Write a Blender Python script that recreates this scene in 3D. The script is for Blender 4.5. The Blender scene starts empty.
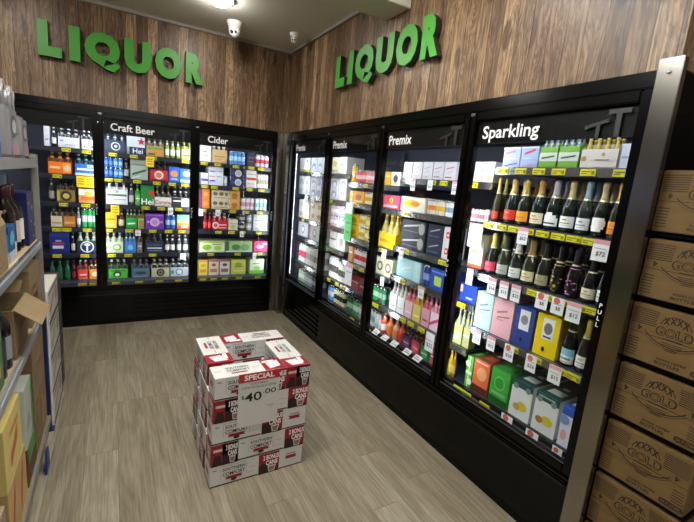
import bpy, bmesh, math, random
from mathutils import Vector, Matrix, Euler
random.seed(7)
SC = bpy.context.scene
COL = SC.collection
PI = math.pi

# ------------------------------------------------------------------ colours and materials
def lin(h):
    c = [int(h[i:i+2], 16)/255 for i in (0, 2, 4)]
    return tuple(x/12.92 if x <= .04045 else ((x+.055)/1.055)**2.4 for x in c) + (1,)
MATS = {}
def mat(h, rough=.5, metal=0., emit=0., spec=.5, coat=0.):
    k = (h, rough, metal, emit, spec, coat)
    if k in MATS: return MATS[k]
    m = bpy.data.materials.new('m_'+h); m.use_nodes = True
    b = m.node_tree.nodes['Principled BSDF']
    b.inputs['Base Color'].default_value = lin(h)
    b.inputs['Roughness'].default_value = rough
    b.inputs['Metallic'].default_value = metal
    b.inputs['Specular IOR Level'].default_value = spec
    b.inputs['Coat Weight'].default_value = coat
    if emit:
        b.inputs['Emission Color'].default_value = lin(h)
        b.inputs['Emission Strength'].default_value = emit
    MATS[k] = m
    return m
def card(h): return mat(h, .42, spec=.4)
def gls(h): return mat(h, .12, spec=.6)

class NT:
    def __init__(s, name):
        s.m = bpy.data.materials.new(name); s.m.use_nodes = True
        s.t = s.m.node_tree; s.b = s.t.nodes['Principled BSDF']
    def n(s, typ, **kw):
        x = s.t.nodes.new(typ)
        for k, v in kw.items():
            if k.startswith('i_'): x.inputs[k[2:].replace('_', ' ')].default_value = v
            else: setattr(x, k, v)
        return x
    def l(s, a, b): s.t.links.new(a, b)
    def math(s, op, a, b=None, c=None):
        x = s.t.nodes.new('ShaderNodeMath'); x.operation = op
        for i, v in enumerate((a, b, c)):
            if v is None: continue
            if isinstance(v, (int, float)): x.inputs[i].default_value = v
            else: s.l(v, x.inputs[i])
        return x.outputs[0]
    def comb(s, x, y, z):
        c = s.t.nodes.new('ShaderNodeCombineXYZ')
        for i, v in enumerate((x, y, z)):
            if isinstance(v, (int, float)): c.inputs[i].default_value = v
            else: s.l(v, c.inputs[i])
        return c.outputs[0]
    def ramp(s, f, stops):
        r = s.t.nodes.new('ShaderNodeValToRGB')
        e = r.color_ramp.elements
        while len(e) < len(stops): e.new(.5)
        for el, (p, h) in zip(e, stops): el.position = p; el.color = lin(h)
        s.l(f, r.inputs[0]); return r.outputs[0]
    def mix(s, mode, f, a, b):
        x = s.t.nodes.new('ShaderNodeMix'); x.data_type = 'RGBA'; x.blend_type = mode
        if isinstance(f, (int, float)): x.inputs[0].default_value = f
        else: s.l(f, x.inputs[0])
        for i, v in ((6, a), (7, b)):
            if isinstance(v, tuple): x.inputs[i].default_value = v
            else: s.l(v, x.inputs[i])
        return x.outputs[2]

def wood_wall(name, axis):
    q = NT(name)
    tc = q.n('ShaderNodeTexCoord'); sp = q.n('ShaderNodeSeparateXYZ'); q.l(tc.outputs['Object'], sp.inputs[0])
    u, z = sp.outputs[axis], sp.outputs[2]
    if axis == 0: u = q.math('ADD', u, sp.outputs[1])
    else: u = q.math('ADD', q.math('MULTIPLY', u, -1.), q.math('ADD', sp.outputs[0], 9.3))
    s = q.math('MULTIPLY', u, 1/.085)
    pid = q.math('FLOOR', s); fr = q.math('FRACT', s)
    wn = q.n('ShaderNodeTexWhiteNoise', noise_dimensions='1D'); q.l(pid, wn.inputs['W'])
    off = q.math('MULTIPLY', pid, 3.71)
    v1 = q.comb(q.math('MULTIPLY', u, 9.), off, q.math('MULTIPLY', z, 1.1))
    n1 = q.n('ShaderNodeTexNoise', i_Scale=1.6, i_Detail=5., i_Roughness=.62, i_Distortion=1.1); q.l(v1, n1.inputs['Vector'])
    v2 = q.comb(q.math('MULTIPLY', u, 60.), off, q.math('MULTIPLY', z, 2.8))
    n2 = q.n('ShaderNodeTexNoise', i_Scale=1.5, i_Detail=4., i_Roughness=.6, i_Distortion=.6); q.l(v2, n2.inputs['Vector'])
    # cathedral grain: bands of a slow field
    gr = q.math('FRACT', q.math('MULTIPLY', n1.outputs[0], 9.))
    gr = q.math('ABSOLUTE', q.math('SUBTRACT', gr, .5))
    base = q.ramp(wn.outputs['Value'], [(0, '806a52'), (.25, 'b49e84'), (.5, '98826a'), (.75, 'ceb898'), (1, 'deccb0')])
    col = q.mix('MULTIPLY', .75, base, q.ramp(gr, [(0, '8c7a6a'), (.25, 'd8ccbe'), (.5, 'ffffff')]))
    col = q.mix('MULTIPLY', .8, col, q.ramp(n2.outputs[0], [(.3, '6e5e50'), (.5, 'd8d0c6'), (.7, 'ffffff')]))
    col = q.mix('OVERLAY', .45, col, q.ramp(n1.outputs[0], [(.3, '342a22'), (.5, '85786c'), (.72, 'd8cab6')]))
    # knots
    vo = q.n('ShaderNodeTexVoronoi', i_Scale=1.); q.l(q.comb(q.math('MULTIPLY', u, 7.), off, q.math('MULTIPLY', z, 2.6)), vo.inputs['Vector'])
    kn = q.ramp(vo.outputs['Distance'], [(.05, '3a2818'), (.11, 'a08a70'), (.15, '6a5038'), (.22, 'ffffff')])
    col = q.mix('MULTIPLY', .7, col, kn)
    seam = q.math('LESS_THAN', fr, .045)
    col = q.mix('MULTIPLY', q.math('MULTIPLY', seam, .8), col, lin('5a4636'))
    q.l(col, q.b.inputs['Base Color']); q.b.inputs['Roughness'].default_value = .42
    q.b.inputs['Specular IOR Level'].default_value = .35
    bp = q.n('ShaderNodeBump', i_Strength=.15, i_Distance=.004); q.l(n2.outputs[0], bp.inputs['Height']); q.l(bp.outputs[0], q.b.inputs['Normal'])
    return q.m

def floor_mat():
    q = NT('vinyl_oak_floor')
    tc = q.n('ShaderNodeTexCoord'); sp = q.n('ShaderNodeSeparateXYZ'); q.l(tc.outputs['Object'], sp.inputs[0])
    x, y = sp.outputs[0], sp.outputs[1]
    s = q.math('MULTIPLY', x, 1/.15); pid = q.math('FLOOR', s); fx = q.math('FRACT', s)
    w0 = q.n('ShaderNodeTexWhiteNoise', noise_dimensions='1D'); q.l(pid, w0.inputs['W'])
    t = q.math('ADD', q.math('MULTIPLY', y, 1/1.2), q.math('MULTIPLY', w0.outputs['Value'], 5.))
    tid = q.math('FLOOR', t); fy = q.math('FRACT', t)
    w1 = q.n('ShaderNodeTexWhiteNoise', noise_dimensions='2D'); q.l(q.comb(pid, tid, 0.), w1.inputs['Vector'])
    off = q.math('MULTIPLY', w1.outputs['Value'], 37.)
    n1 = q.n('ShaderNodeTexNoise', i_Scale=1., i_Detail=6., i_Roughness=.6, i_Distortion=.8)
    q.l(q.comb(q.math('MULTIPLY', x, 13.), q.math('MULTIPLY', y, 1.8), off), n1.inputs['Vector'])
    n2 = q.n('ShaderNodeTexNoise', i_Scale=1., i_Detail=4., i_Roughness=.6)
    q.l(q.comb(q.math('MULTIPLY', x, 120.), q.math('MULTIPLY', y, 4.5), off), n2.inputs['Vector'])
    base = q.ramp(w1.outputs['Value'], [(0, '89806b'), (.5, '968c78'), (1, 'a39a86')])
    col = q.mix('MULTIPLY', .55, base, q.ramp(n1.outputs[0], [(.28, '74695c'), (.42, 'c4bcae'), (.65, 'ffffff')]))
    col = q.mix('MULTIPLY', .5, col, q.ramp(n2.outputs[0], [(.35, '9a9084'), (.6, 'ffffff')]))
    e = q.math('MAXIMUM', q.math('LESS_THAN', fx, .016), q.math('LESS_THAN', fy, .003))
    col = q.mix('MULTIPLY', q.math('MULTIPLY', e, .4), col, lin('6a6054'))
    q.l(col, q.b.inputs['Base Color']); q.b.inputs['Roughness'].default_value = .38
    q.b.inputs['Specular IOR Level'].default_value = .35
    bp = q.n('ShaderNodeBump', i_Strength=.06, i_Distance=.003); q.l(n2.outputs[0], bp.inputs['Height']); q.l(bp.outputs[0], q.b.inputs['Normal'])
    return q.m

def brushed(name, c='b9b4aa', rough=.32, ax=2):
    q = NT(name)
    tc = q.n('ShaderNodeTexCoord'); mp = q.n('ShaderNodeMapping'); q.l(tc.outputs['Object'], mp.inputs[0])
    sc = [1.5, 1.5, 1.5]; sc[ax] = 420.
    mp.inputs['Scale'].default_value = sc
    n = q.n('ShaderNodeTexNoise', i_Scale=1., i_Detail=3.); q.l(mp.outputs[0], n.inputs['Vector'])
    q.b.inputs['Base Color'].default_value = lin(c); q.b.inputs['Metallic'].default_value = 1.
    r = q.n('ShaderNodeMapRange'); r.inputs['To Min'].default_value = rough-.03; r.inputs['To Max'].default_value = rough+.04
    q.l(n.outputs[0], r.inputs['Value']); q.l(r.outputs[0], q.b.inputs['Roughness'])
    bp = q.n('ShaderNodeBump', i_Strength=.02, i_Distance=.0004); q.l(n.outputs[0], bp.inputs['Height']); q.l(bp.outputs[0], q.b.inputs['Normal'])
    return q.m

def mottled(name, h, amt=.25, scale=6., rough=.7, stretch=(1, 1, 1)):
    q = NT(name)
    tc = q.n('ShaderNodeTexCoord'); mp = q.n('ShaderNodeMapping'); q.l(tc.outputs['Object'], mp.inputs[0]); mp.inputs['Scale'].default_value = stretch
    n = q.n('ShaderNodeTexNoise', i_Scale=scale, i_Detail=4.); q.l(mp.outputs[0], n.inputs['Vector'])
    col = q.mix('MULTIPLY', amt, lin(h), q.ramp(n.outputs[0], [(.3, '888078'), (.7, 'ffffff')]))
    q.l(col, q.b.inputs['Base Color']); q.b.inputs['Roughness'].default_value = rough
    return q.m

def glass_pane():
    m = bpy.data.materials.new('door_glass'); m.use_nodes = True
    t = m.node_tree; t.nodes.remove(t.nodes['Principled BSDF'])
    o = t.nodes['Material Output']
    tr = t.nodes.new('ShaderNodeBsdfTransparent'); tr.inputs[0].default_value = (.97, .985, .98, 1)
    gl = t.nodes.new('ShaderNodeBsdfGlossy'); gl.inputs['Roughness'].default_value = .02
    fr = t.nodes.new('ShaderNodeFresnel')
    ge = t.nodes.new('ShaderNodeNewGeometry'); mr = t.nodes.new('ShaderNodeMapRange')      # same reflection on both faces of the pane
    mr.inputs['To Min'].default_value = 1.3; mr.inputs['To Max'].default_value = 1/1.3
    t.links.new(ge.outputs['Backfacing'], mr.inputs['Value']); t.links.new(mr.outputs[0], fr.inputs['IOR'])
    mx = t.nodes.new('ShaderNodeMixShader')
    t.links.new(fr.outputs[0], mx.inputs[0]); t.links.new(tr.outputs[0], mx.inputs[1]); t.links.new(gl.outputs[0], mx.inputs[2])
    t.links.new(mx.outputs[0], o.inputs[0])
    return m

M_KRAFT = mottled('kraft_board', '8c7650', .3, 9., .75, (1, 1, 6))
M_BLACK = mat('030303', .2, spec=.22)
M_BLACKM = mat('030303', .45, spec=.15)
M_RAIL = mat('030303', .16, spec=.5)
M_LINER = mat('3c4254', .5)
M_SHELF = mat('3a3e4a', .4)
M_CHROME = mat('b8babc', .25, metal=1.)
M_STEEL = brushed('brushed_steel', '96928a', .19, 2)
M_GLASS = glass_pane()
M_LED = mat('eef4ff', .5, emit=1.)
M_WOODX = wood_wall('wood_cladding_back', 0)
M_WOODY = wood_wall('wood_cladding_right', 1)

# ------------------------------------------------------------------ mesh builder
TXT = {}
def text_geo(txt, bold=0.):
    k = (txt, bold)
    if k in TXT: return TXT[k]
    cu = bpy.data.curves.new('t', 'FONT'); cu.body = txt; cu.offset = bold; cu.resolution_u = 3
    ob = bpy.data.objects.new('t', cu); COL.objects.link(ob)
    dg = bpy.context.evaluated_depsgraph_get()
    me = bpy.data.meshes.new_from_object(ob.evaluated_get(dg))
    v = [(p.co.x, p.co.y) for p in me.vertices]; f = [tuple(p.vertices) for p in me.polygons]
    bpy.data.objects.remove(ob); bpy.data.curves.remove(cu); bpy.data.meshes.remove(me)
    if v:
        x0 = min(p[0] for p in v); x1 = max(p[0] for p in v); y0 = min(p[1] for p in v); y1 = max(p[1] for p in v)
        v = [((p[0]-x0)/(x1-x0), (p[1]-y0)/(y1-y0)) for p in v]
        asp = (x1-x0)/(y1-y0)
    else: asp = 1
    TXT[k] = (v, f, asp)
    return TXT[k]

class MB:
    """collects shapes into one mesh"""
    def __init__(s): s.v = []; s.f = []; s.m = []; s.mats = []; s.sm = []
    def mi(s, m):
        if m not in s.mats: s.mats.append(m)
        return s.mats.index(m)
    def add(s, vs, fs, m, smooth=False, M=None):
        o = len(s.v)
        if M is not None: vs = [tuple(M @ Vector(v)) for v in vs]
        s.v += [tuple(v) for v in vs]; i = s.mi(m)
        for f in fs: s.f.append(tuple(a+o for a in f)); s.m.append(i); s.sm.append(smooth)
    def box(s, x0, x1, y0, y1, z0, z1, m, bev=0., M=None, top=None):
        if x0 > x1: x0, x1 = x1, x0
        if y0 > y1: y0, y1 = y1, y0
        if z0 > z1: z0, z1 = z1, z0
        if bev > 0:
            bm = bmesh.new(); bmesh.ops.create_cube(bm, size=1.)
            for v in bm.verts: v.co = Vector(((x0+x1)/2+v.co.x*(x1-x0), (y0+y1)/2+v.co.y*(y1-y0), (z0+z1)/2+v.co.z*(z1-z0)))
            bmesh.ops.bevel(bm, geom=bm.edges[:], offset=min(bev, .45*min(x1-x0, y1-y0, z1-z0)), segments=2, affect='EDGES')
            bm.verts.index_update()
            s.add([v.co[:] for v in bm.verts], [[v.index for v in f.verts] for f in bm.faces], m, False, M); bm.free(); return
        vs = [(x0, y0, z0), (x1, y0, z0), (x1, y1, z0), (x0, y1, z0), (x0, y0, z1), (x1, y0, z1), (x1, y1, z1), (x0, y1, z1)]
        s.add(vs, [(0, 3, 2, 1), (0, 1, 5, 4), (1, 2, 6, 5), (2, 3, 7, 6), (3, 0, 4, 7)], m, False, M)
        s.add(vs, [(4, 5, 6, 7)], top or m, False, M)
    def lathe(s, prof, m, n=16, cx=0., cy=0., a0=0., a1=2*PI, M=None, cap=True, smooth=True, sx=1., sy=1.):
        full = abs(a1-a0-2*PI) < 1e-6
        k = n if full else n+1
        vs = []; fs = []
        for r, z in prof:
            for j in range(k):
                a = a0+(a1-a0)*j/n
                vs.append((cx+sx*r*math.cos(a), cy+sy*r*math.sin(a), z))
        for i in range(len(prof)-1):
            for j in range(n if full else n):
                b = (j+1) % k if full else j+1
                fs.append((i*k+j, i*k+b, (i+1)*k+b, (i+1)*k+j))
        if full and cap:
            if prof[0][0] > 1e-5: fs.append(tuple(range(k-1, -1, -1)))
            if prof[-1][0] > 1e-5: fs.append(tuple((len(prof)-1)*k+j for j in range(k)))
        s.add(vs, fs, m, smooth, M)
    def poly(s, pts, y, m, M=None):           # polygon facing -Y, points (x, z)
        s.add([(x, y, z) for x, z in pts], [tuple(range(len(pts)))], m, False, M)
    def prism(s, pts, y0, y1, m, M=None, ms=None):      # outline (x, z) counter-clockwise from the front
        n = len(pts)
        vs = [(x, y0, z) for x, z in pts]+[(x, y1, z) for x, z in pts]
        s.add(vs, [tuple(range(n)), tuple(range(2*n-1, n-1, -1))], m, False, M)
        s.add(vs, [(i, n+i, n+(i+1) % n, (i+1) % n) for i in range(n)], ms or m, False, M)
    def text(s, txt, cx, cz, h, y, m, w=None, bold=0., M=None, maxw=None, depth=0., ms=None, rot=0.):
        v, f, asp = text_geo(txt, bold)
        if not v: return
        W = w or h*asp
        if maxw and W > maxw: W = maxw
        c, sn = math.cos(rot), math.sin(rot)
        def pt(a, b, yy):
            x, z = (a-.5)*W, (b-.5)*h
            return (cx+x*c-z*sn, yy, cz+x*sn+z*c)
        s.add([pt(a, b, y) for a, b in v], f, m, False, M)
        if depth:
            s.add([pt(a, b, y+depth) for a, b in v], [tuple(reversed(q)) for q in f], ms or m, False, M)
            cnt = {}
            for q in f:
                for i in range(len(q)):
                    e = (q[i], q[(i+1) % len(q)]); cnt[e] = 1
            vs = [pt(a, b, y) for a, b in v]+[pt(a, b, y+depth) for a, b in v]; n = len(v)
            s.add(vs, [(b, a, a+n, b+n) for (a, b) in cnt if (b, a) not in cnt], ms or m, False, M)
    def tube(s, pts, r, m, n=8, M=None):
        vs = []; fs = []
        for i, p in enumerate(pts):
            p = Vector(p); d = (Vector(pts[min(i+1, len(pts)-1)])-Vector(pts[max(i-1, 0)])).normalized()
            a = d.orthogonal().normalized(); b = d.cross(a)
            rr = r[i] if isinstance(r, (list, tuple)) else r
            for j in range(n): vs.append(p+rr*(a*math.cos(2*PI*j/n)+b*math.sin(2*PI*j/n)))
        for i in range(len(pts)-1):
            for j in range(n): fs.append((i*n+j, i*n+(j+1) % n, (i+1)*n+(j+1) % n, (i+1)*n+j))
        fs.append(tuple(range(n-1, -1, -1))); fs.append(tuple((len(pts)-1)*n+j for j in range(n)))
        s.add(vs, fs, m, True, M)
    def art(s, specs, w, h, y=0., M=None, x0=None):
        x0 = -w/2 if x0 is None else x0
        dy = .0009; k = 0
        def X(a): return x0+a*w
        for a in specs:
            k += 1; yy = y-dy*k; t = a[0]
            if t == 'r': s.poly([(X(a[1]), a[2]*h), (X(a[3]), a[2]*h), (X(a[3]), a[4]*h), (X(a[1]), a[4]*h)], yy, card(a[5]), M)
            elif t == 'e': s.poly([(X(a[1])+a[3]*w*math.cos(j*PI/10), h*(a[2]+a[4]*math.sin(j*PI/10))) for j in range(20)], yy, card(a[5]), M)
            elif t == 'c': s.poly([(X(a[1])+a[3]*h*math.cos(j*PI/10), h*(a[2]+a[3]*math.sin(j*PI/10))) for j in range(20)], yy, card(a[4]), M)
            elif t == 's':
                c = (X(a[1]), a[2]*h); R = a[3]*h
                pts = [(c[0]+(R if j % 2 == 0 else R*.4)*math.sin(-j*PI/5), c[1]+(R if j % 2 == 0 else R*.4)*math.cos(j*PI/5)) for j in range(10)]
                o = [(c[0], yy, c[1])]+[(p[0], yy, p[1]) for p in pts]
                s.add(o, [(0, 1+j, 1+(j+1) % 10) for j in range(10)], card(a[4]), False, M)
            elif t == 'q':
                d = a[5]*h/2
                s.poly([(X(a[1]), a[2]*h-d), (X(a[3]), a[4]*h-d), (X(a[3]), a[4]*h+d), (X(a[1]), a[2]*h+d)], yy, card(a[6]), M)
            elif t == 't': s.text(a[1], X(a[2]), a[3]*h, a[4]*h, yy, card(a[5]), bold=.012, M=M, maxw=.94*w)
    def mesh(s, name):
        me = bpy.data.meshes.new(name); me.from_pydata(s.v, [], s.f)
        for m in s.mats: me.materials.append(m)
        me.polygons.foreach_set('material_index', s.m); me.polygons.foreach_set('use_smooth', s.sm); me.update()
        return me
    def build(s, name, parent=None, loc=(0, 0, 0), rz=0.):
        o = bpy.data.objects.new(name, s.mesh(name)); COL.objects.link(o)
        if parent is not None: o.parent = parent
        o.location = loc; o.rotation_euler = (0, 0, rz)
        return o
LABELS = {}
def tag(o, label, cat, group=None):
    o['label'] = label; o['category'] = cat
    if group: o['group'] = group
    n = len(label.split())
    if n > 16 or n < 4: print('LABEL LENGTH', n, label)
    LABELS.setdefault(label, []).append(o)
    return o
def empty(name, loc=(0, 0, 0), rz=0.):
    o = bpy.data.objects.new(name, None); COL.objects.link(o); o.location = loc; o.rotation_euler = (0, 0, rz); o.empty_display_size = .05
    return o
def struct(o): o['kind'] = 'structure'; return o

LAMP, PANEL, LED, CANOPY_FILL, EXPO = 165., 50., 24., 20., 0.
CAMC = (-1.64691, -4.27881, 1.5206)
CAMR = (0.86582, -0.49272, 0.08711)
CAMU = (0.01877, 0.20594, 0.97838)
CAMF = (0.50001, 0.84547, -0.18756)
# ------------------------------------------------------------------ the room
b = MB(); b.box(-6.5, 3, -9, 1.2, -.1, 0, floor_mat()); struct(b.build('floor'))
M_CEIL = mottled('painted_ceiling', 'dad7cc', .05, 2., .8)
b = MB(); b.box(-6.5, 3, -9, 1.2, 2.817, 2.95, M_CEIL); struct(b.build('ceiling'))
b = MB(); b.box(-6.5, .9, .0, 1.0, 2.0, 2.817, M_WOODX); b.box(-6.5, -2.72, .0, 1.0, 0, 2.0, M_WOODX); struct(b.build('wall_back'))
b = MB(); b.box(0, 3., -3.556, -.0005, 2.002, 2.817, M_WOODY); b.box(.92, 3., -9, 1.0, 0, 2.0, mat('3a3836', .7)); b.box(.92, 3, -9, -3.556, 2.0, 2.817, M_WOODY); struct(b.build('wall_right'))
M_PAINT = mottled('painted_wall', 'b8b4aa', .06, 2., .7)
b = MB(); b.box(-6.5, -6.4, -9, 1.0, 0, 2.817, M_PAINT); struct(b.build('wall_left'))
b = MB(); b.box(-6.5, 3, -9.1, -9, 0, 2.817, M_PAINT); struct(b.build('wall_front'))
b = MB(); b.box(-6.4, 0, -2.005, -1.735, 2.637, 2.817, M_CEIL, .004); struct(b.build('trim_1'))     # boxed beam under the ceiling
b = MB(); b.box(-6.4, -.0, -.022, 0, 2.79, 2.817, mat('8a8880', .6)); struct(b.build('trim_2'))
b = MB(); b.box(-.022, 0, -1.735, -.022, 2.79, 2.817, mat('8a8880', .6)); b.box(-.022, 0, -3.55, -2.005, 2.79, 2.817, mat('8a8880', .6)); struct(b.build('trim_3'))

# ceiling lights
def downlight(x, y, label, r=.085, e=LAMP):
    t = empty('downlight', (x, y, 2.817))
    b = MB(); b.lathe([(r+.022, -.001), (r+.022, -.01), (r+.004, -.014), (r, -.008)], mat('e8e6e0', .4), 24); b.build('rim', t)
    b = MB(); b.lathe([(.0005, -.05), (r*.5, -.046), (r*.85, -.03), (r, -.012)], mat('fff8f0', .5, emit=e), 24, cap=False); b.build('diffuser', t)
    tag(t, label, 'ceiling light', 'round ceiling lights')
DOWN = [(-.91, -.80, 'bright round downlight in ceiling near the back wall, above left green sign'),
        (-2.35, -1.0, 'round downlight in ceiling above the left storage rack'),
        (-.72, -2.6, 'round downlight in ceiling near the right green sign, past the beam'),
        (-2.3, -2.9, 'round downlight in ceiling over the rack, nearer the viewer'),
        (-.7, -4.6, 'round downlight in ceiling behind the viewer on the right'),
        (-2.5, -5.0, 'round downlight in ceiling behind the viewer on the left')]
for x, y, l in DOWN: downlight(x, y, l)
def panel(x, y, label):
    t = empty('ceiling_panel_light', (x, y, 2.817))
    b = MB()
    for (x0, x1, y0, y1) in ((-.62, .62, -.17, -.15), (-.62, .62, .15, .17), (-.62, -.6, -.15, .15), (.6, .62, -.15, .15)): b.box(x0, x1, y0, y1, -.03, 0, mat('e8e6e0', .4))
    b.build('frame', t)
    b = MB(); b.box(-.6, .6, -.15, .15, -.02, -.012, mat('f4f7f8', .5, emit=PANEL)); b.build('diffuser', t)
    tag(t, label, 'ceiling light', 'panel lights in the ceiling')
panel(-1.5, -2.75, 'white rectangular panel light in ceiling above the storage rack aisle')
panel(-1.4, -6.2, 'added unseen panel light in ceiling well behind the viewer for general fill')  # unseen lamp added as general fill

# dome cameras
def dome(x, y, label, s=1., yaw=0.):
    t = empty('dome_camera', (x, y, 2.817), yaw)
    w = mat('d8d8d6', .35)
    b = MB(); b.lathe([(.062*s, 0), (.062*s, -.018*s), (.055*s, -.026*s), (.05*s, -.05*s), (.03*s, -.056*s)], w, 24); b.build('base', t)
    b = MB(); b.lathe([(0.001, -.115*s), (.018*s, -.112*s), (.034*s, -.1*s), (.043*s, -.08*s), (.044*s, -.06*s), (.036*s, -.045*s)], w, 24); b.build('housing', t)
    for dx, r, nm in ((-.013, .012, 'lens'), (.017, .008, 'infrared_window')):
        b = MB(); M = Matrix.Translation((dx*s, -.036*s, -.083*s)) @ Matrix.Rotation(math.radians(68), 4, 'X')
        b.lathe([(r*s, -.006), (r*s, .008*s), (0, .0085*s)], mat('101012', .15), 16, M=M); o = b.build(nm, t)
    tag(t, label, 'security camera', 'dome cameras on the ceiling')
dome(-.70, -.40, 'white dome camera hanging from ceiling, the nearer and larger of two', 1.1, math.radians(-25))
dome(-.19, -.53, 'small white dome camera on ceiling close to the wall corner', .75, math.radians(-40))

# LIQUOR signs, letter by letter
SLOT = [('L', 0, .125), ('I', .165, .225), ('Q', .25, .455), ('U', .48, .645), ('O', .67, .845), ('R', .875, 1.)]
def sign(loc, rz, W, H, label):
    t = empty('liquor_sign', loc, rz)
    face = mat('3a9428', .45); side = mat('1c2618', .5)
    for ch, a, c in SLOT:
        b = MB()
        hh = H*1.12 if ch == 'Q' else H
        zc = H/2-(.06*H if ch == 'Q' else 0)
        b.text(ch, (a+c)/2*W, zc, hh, -.05, face, w=(c-a)*W, bold=.075, depth=.038, ms=side)
        b.box((a+c)/2*W-.01, (a+c)/2*W+.01, -.014, 0, H*.45, H*.55, side)
        o = b.build('letter_'+ch.lower(), t)
    tag(t, label, 'sign', 'green wall signs')
sign((-2.14, 0, 2.312), 0, 1.25, .263, 'green raised letter sign on back wall above the craft beer doors')
sign((0, -1.13, 2.277), -PI/2, 1.24, .24, 'green raised letter sign on right wall above the premix doors')

# ------------------------------------------------------------------ drinks coolers
# local frame: run along +X, doors face -Y, interior towards +Y
def cooler(name, label, loc, rz, u0, u1, doors, titles, zb, zt, zgl, bays, rowz, rail, vents, in0, in1, chrome):
    t = empty(name, loc, rz)
    b = MB()                                               # carcass
    b.box(u0, u1, .055, .82, .0, zb, M_BLACKM); b.box(u0, u1, .0, .82, 1.945, 2.0, M_BLACK, .004)
    b.box(in0-.05, in1+.05, .78, .82, zb, 1.945, M_LINER); b.box(in0-.05, in0, .05, .78, zb, 1.945, M_LINER); b.box(in1, in1+.05, .05, .78, zb, 1.945, M_LINER)
    b.box(in0, in1, .05, .78, 1.88, 1.945, M_LINER)
    b.build('carcass', t)
    dk = rowz[max(rowz)][-1]-.002
    b = MB(); b.box(in0, in1, .09, .78, zb, dk, M_SHELF); b.build('floor_deck', t)
    b = MB(); b.box(u0, u1, .006, .055, .0, .045, M_BLACKM); b.box(u0, u1, .0, .055, .045, rail-.012, M_BLACK, .004); b.build('kick_panel', t)
    b = MB(); va, vb = vents
    for k in range(5): b.box(va, vb, -.012, .0, .075+.046*k, .1+.046*k, M_BLACK, .004)
    b.build('vent_grille', t)
    b = MB(); b.box(u0, u1, -.02, .05, rail-.012, rail+.016, M_RAIL, .008); b.box(u0, u1, -.006, .05, rail+.018, rail+.034, M_RAIL, .005); b.build('bumper_rail', t)
    for k in range(len(doors)):
        a, c = doors[k]
        f = MB(); z0 = rail+.036
        f.box(a, a+.041, -.0, .045, z0, 1.943, M_BLACK, .006); f.box(c-.041, c, -.0, .045, z0, 1.943, M_BLACK, .006)
        f.box(a+.041, c-.041, .0, .045, z0, zgl, M_BLACK, .005); f.box(a+.041, c-.041, .0, .045, 1.9, 1.943, M_BLACK, .005)
        f.box(a+.041, c-.041, .002, .006, zgl, zgl+.006, mat('3a3a3c', .3)); f.box(a+.003, a+.03, -.004, .004, 1.925, 1.94, mat('8a8a8a', .3, metal=1.))
        d = f.build('door', t)
        g = MB(); g.box(a+.04, c-.04, .015, .021, zgl-.01, 1.91, M_GLASS); g.build('glass_pane', d)
        h = MB(); h.box(a+.042, c-.042, .023, .03, zt, 1.912, mat('070708', .4, spec=.2)); h.build('header_panel', d)
        h = MB(); gm = mat('19191b', .5); px = c-.041-.19
        h.prism([(px+.115, zt+.0), (px+.135, zt+.0), (px+.135, 1.88), (px+.115, 1.88)], .011, .0145, gm); h.prism([(px+.085, 1.87), (px+.165, 1.87), (px+.165, 1.888), (px+.085, 1.888)], .0108, .0143, gm)
        h.prism([(px+.045, zt+.0), (px+.06, zt+.0), (px+.06, 1.84), (px+.045, 1.84)], .011, .0145, gm); h.prism([(px+.0, 1.818), (px+.09, 1.842), (px+.09, 1.856), (px+.0, 1.832)], .0106, .0142, gm)
        h.build('header_emblem', d)
        l = MB(); wt = mat('f4f4f4', .5)
        if titles[k]:
            s, w = titles[k]; desc = any(ch in s for ch in 'gp')
            l.text(s, a+(.085 if chrome else (.095 if k == 1 else .118))+w/2, (1.838 if chrome else 1.836) - (.008 if desc else 0), .082 if desc else .064, .0135, wt, w=w, bold=.015)
            l.build('lettering', d)
        l = MB()
        for j, ch in enumerate('PULL'): l.text(ch, c-.024, 1.14-j*.026, .017, -.0008, wt, bold=.01)
        l.build('pull_lettering', d)
        # LED strip behind the stile
    for u in [doors[0][0]+.0]+[d[1] for d in doors]:
        s = MB(); s.box(u-.016, u+.016, .046, .0505, .48, 1.84, M_BLACKM)
        e = mat('f2f5ff', .5, emit=LED)
        s.add([(u-.016, .051, .48), (u, .0605, .48), (u, .0605, 1.84), (u-.016, .051, 1.84)], [(0, 3, 2, 1)], e)
        s.add([(u+.016, .051, .48), (u, .0605, .48), (u, .0605, 1.84), (u+.016, .051, 1.84)], [(0, 1, 2, 3)], e)
        s.build('light_strip', t)
    s = MB(); s.box(doors[0][0]+.02, doors[-1][1]-.02, .046, .052, 1.865, 1.885, M_BLACKM)  # added strip hidden by the header, brightens the top shelves
    s.add([(doors[0][0]+.03, .05, 1.862), (doors[-1][1]-.03, .05, 1.862), (doors[-1][1]-.03, .075, 1.872), (doors[0][0]+.03, .075, 1.872)], [(0, 3, 2, 1)], mat('f2f5ff', .5, emit=CANOPY_FILL)); s.build('added_canopy_light', t)
    # shelves
    for bi, (a, c) in bays.items():
        zs = rowz[bi]
        for z in zs[:-1]:
            s = MB(); s.box(a, c, .195, .74, z-.022, z-.002, M_SHELF); sh = s.build('shelf', t)
            rm = M_CHROME if chrome else mat('20242f', .35)
            s = MB(); s.box(a, c, .178, .194, z-.042, z-.002, rm, .003); s.build('price_rail', sh)
        for uu in (a+.012, c-.012):
            s = MB(); s.box(uu-.012, uu+.012, .745, .775, .40, 1.85, mat('4a4e58', .4)); s.build('shelf_upright', t)
    if chrome:
        s = MB(); s.box(in0, in1, .13, .16, dk+.001, dk+.022, M_BLACK, .004); s.build('deck_rail', t)
    tag(t, label, 'drinks cooler', 'black glass-door drinks coolers')
    return t
ZL = [1.62, 1.385, 1.135, .905, .66, .40]
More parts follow.
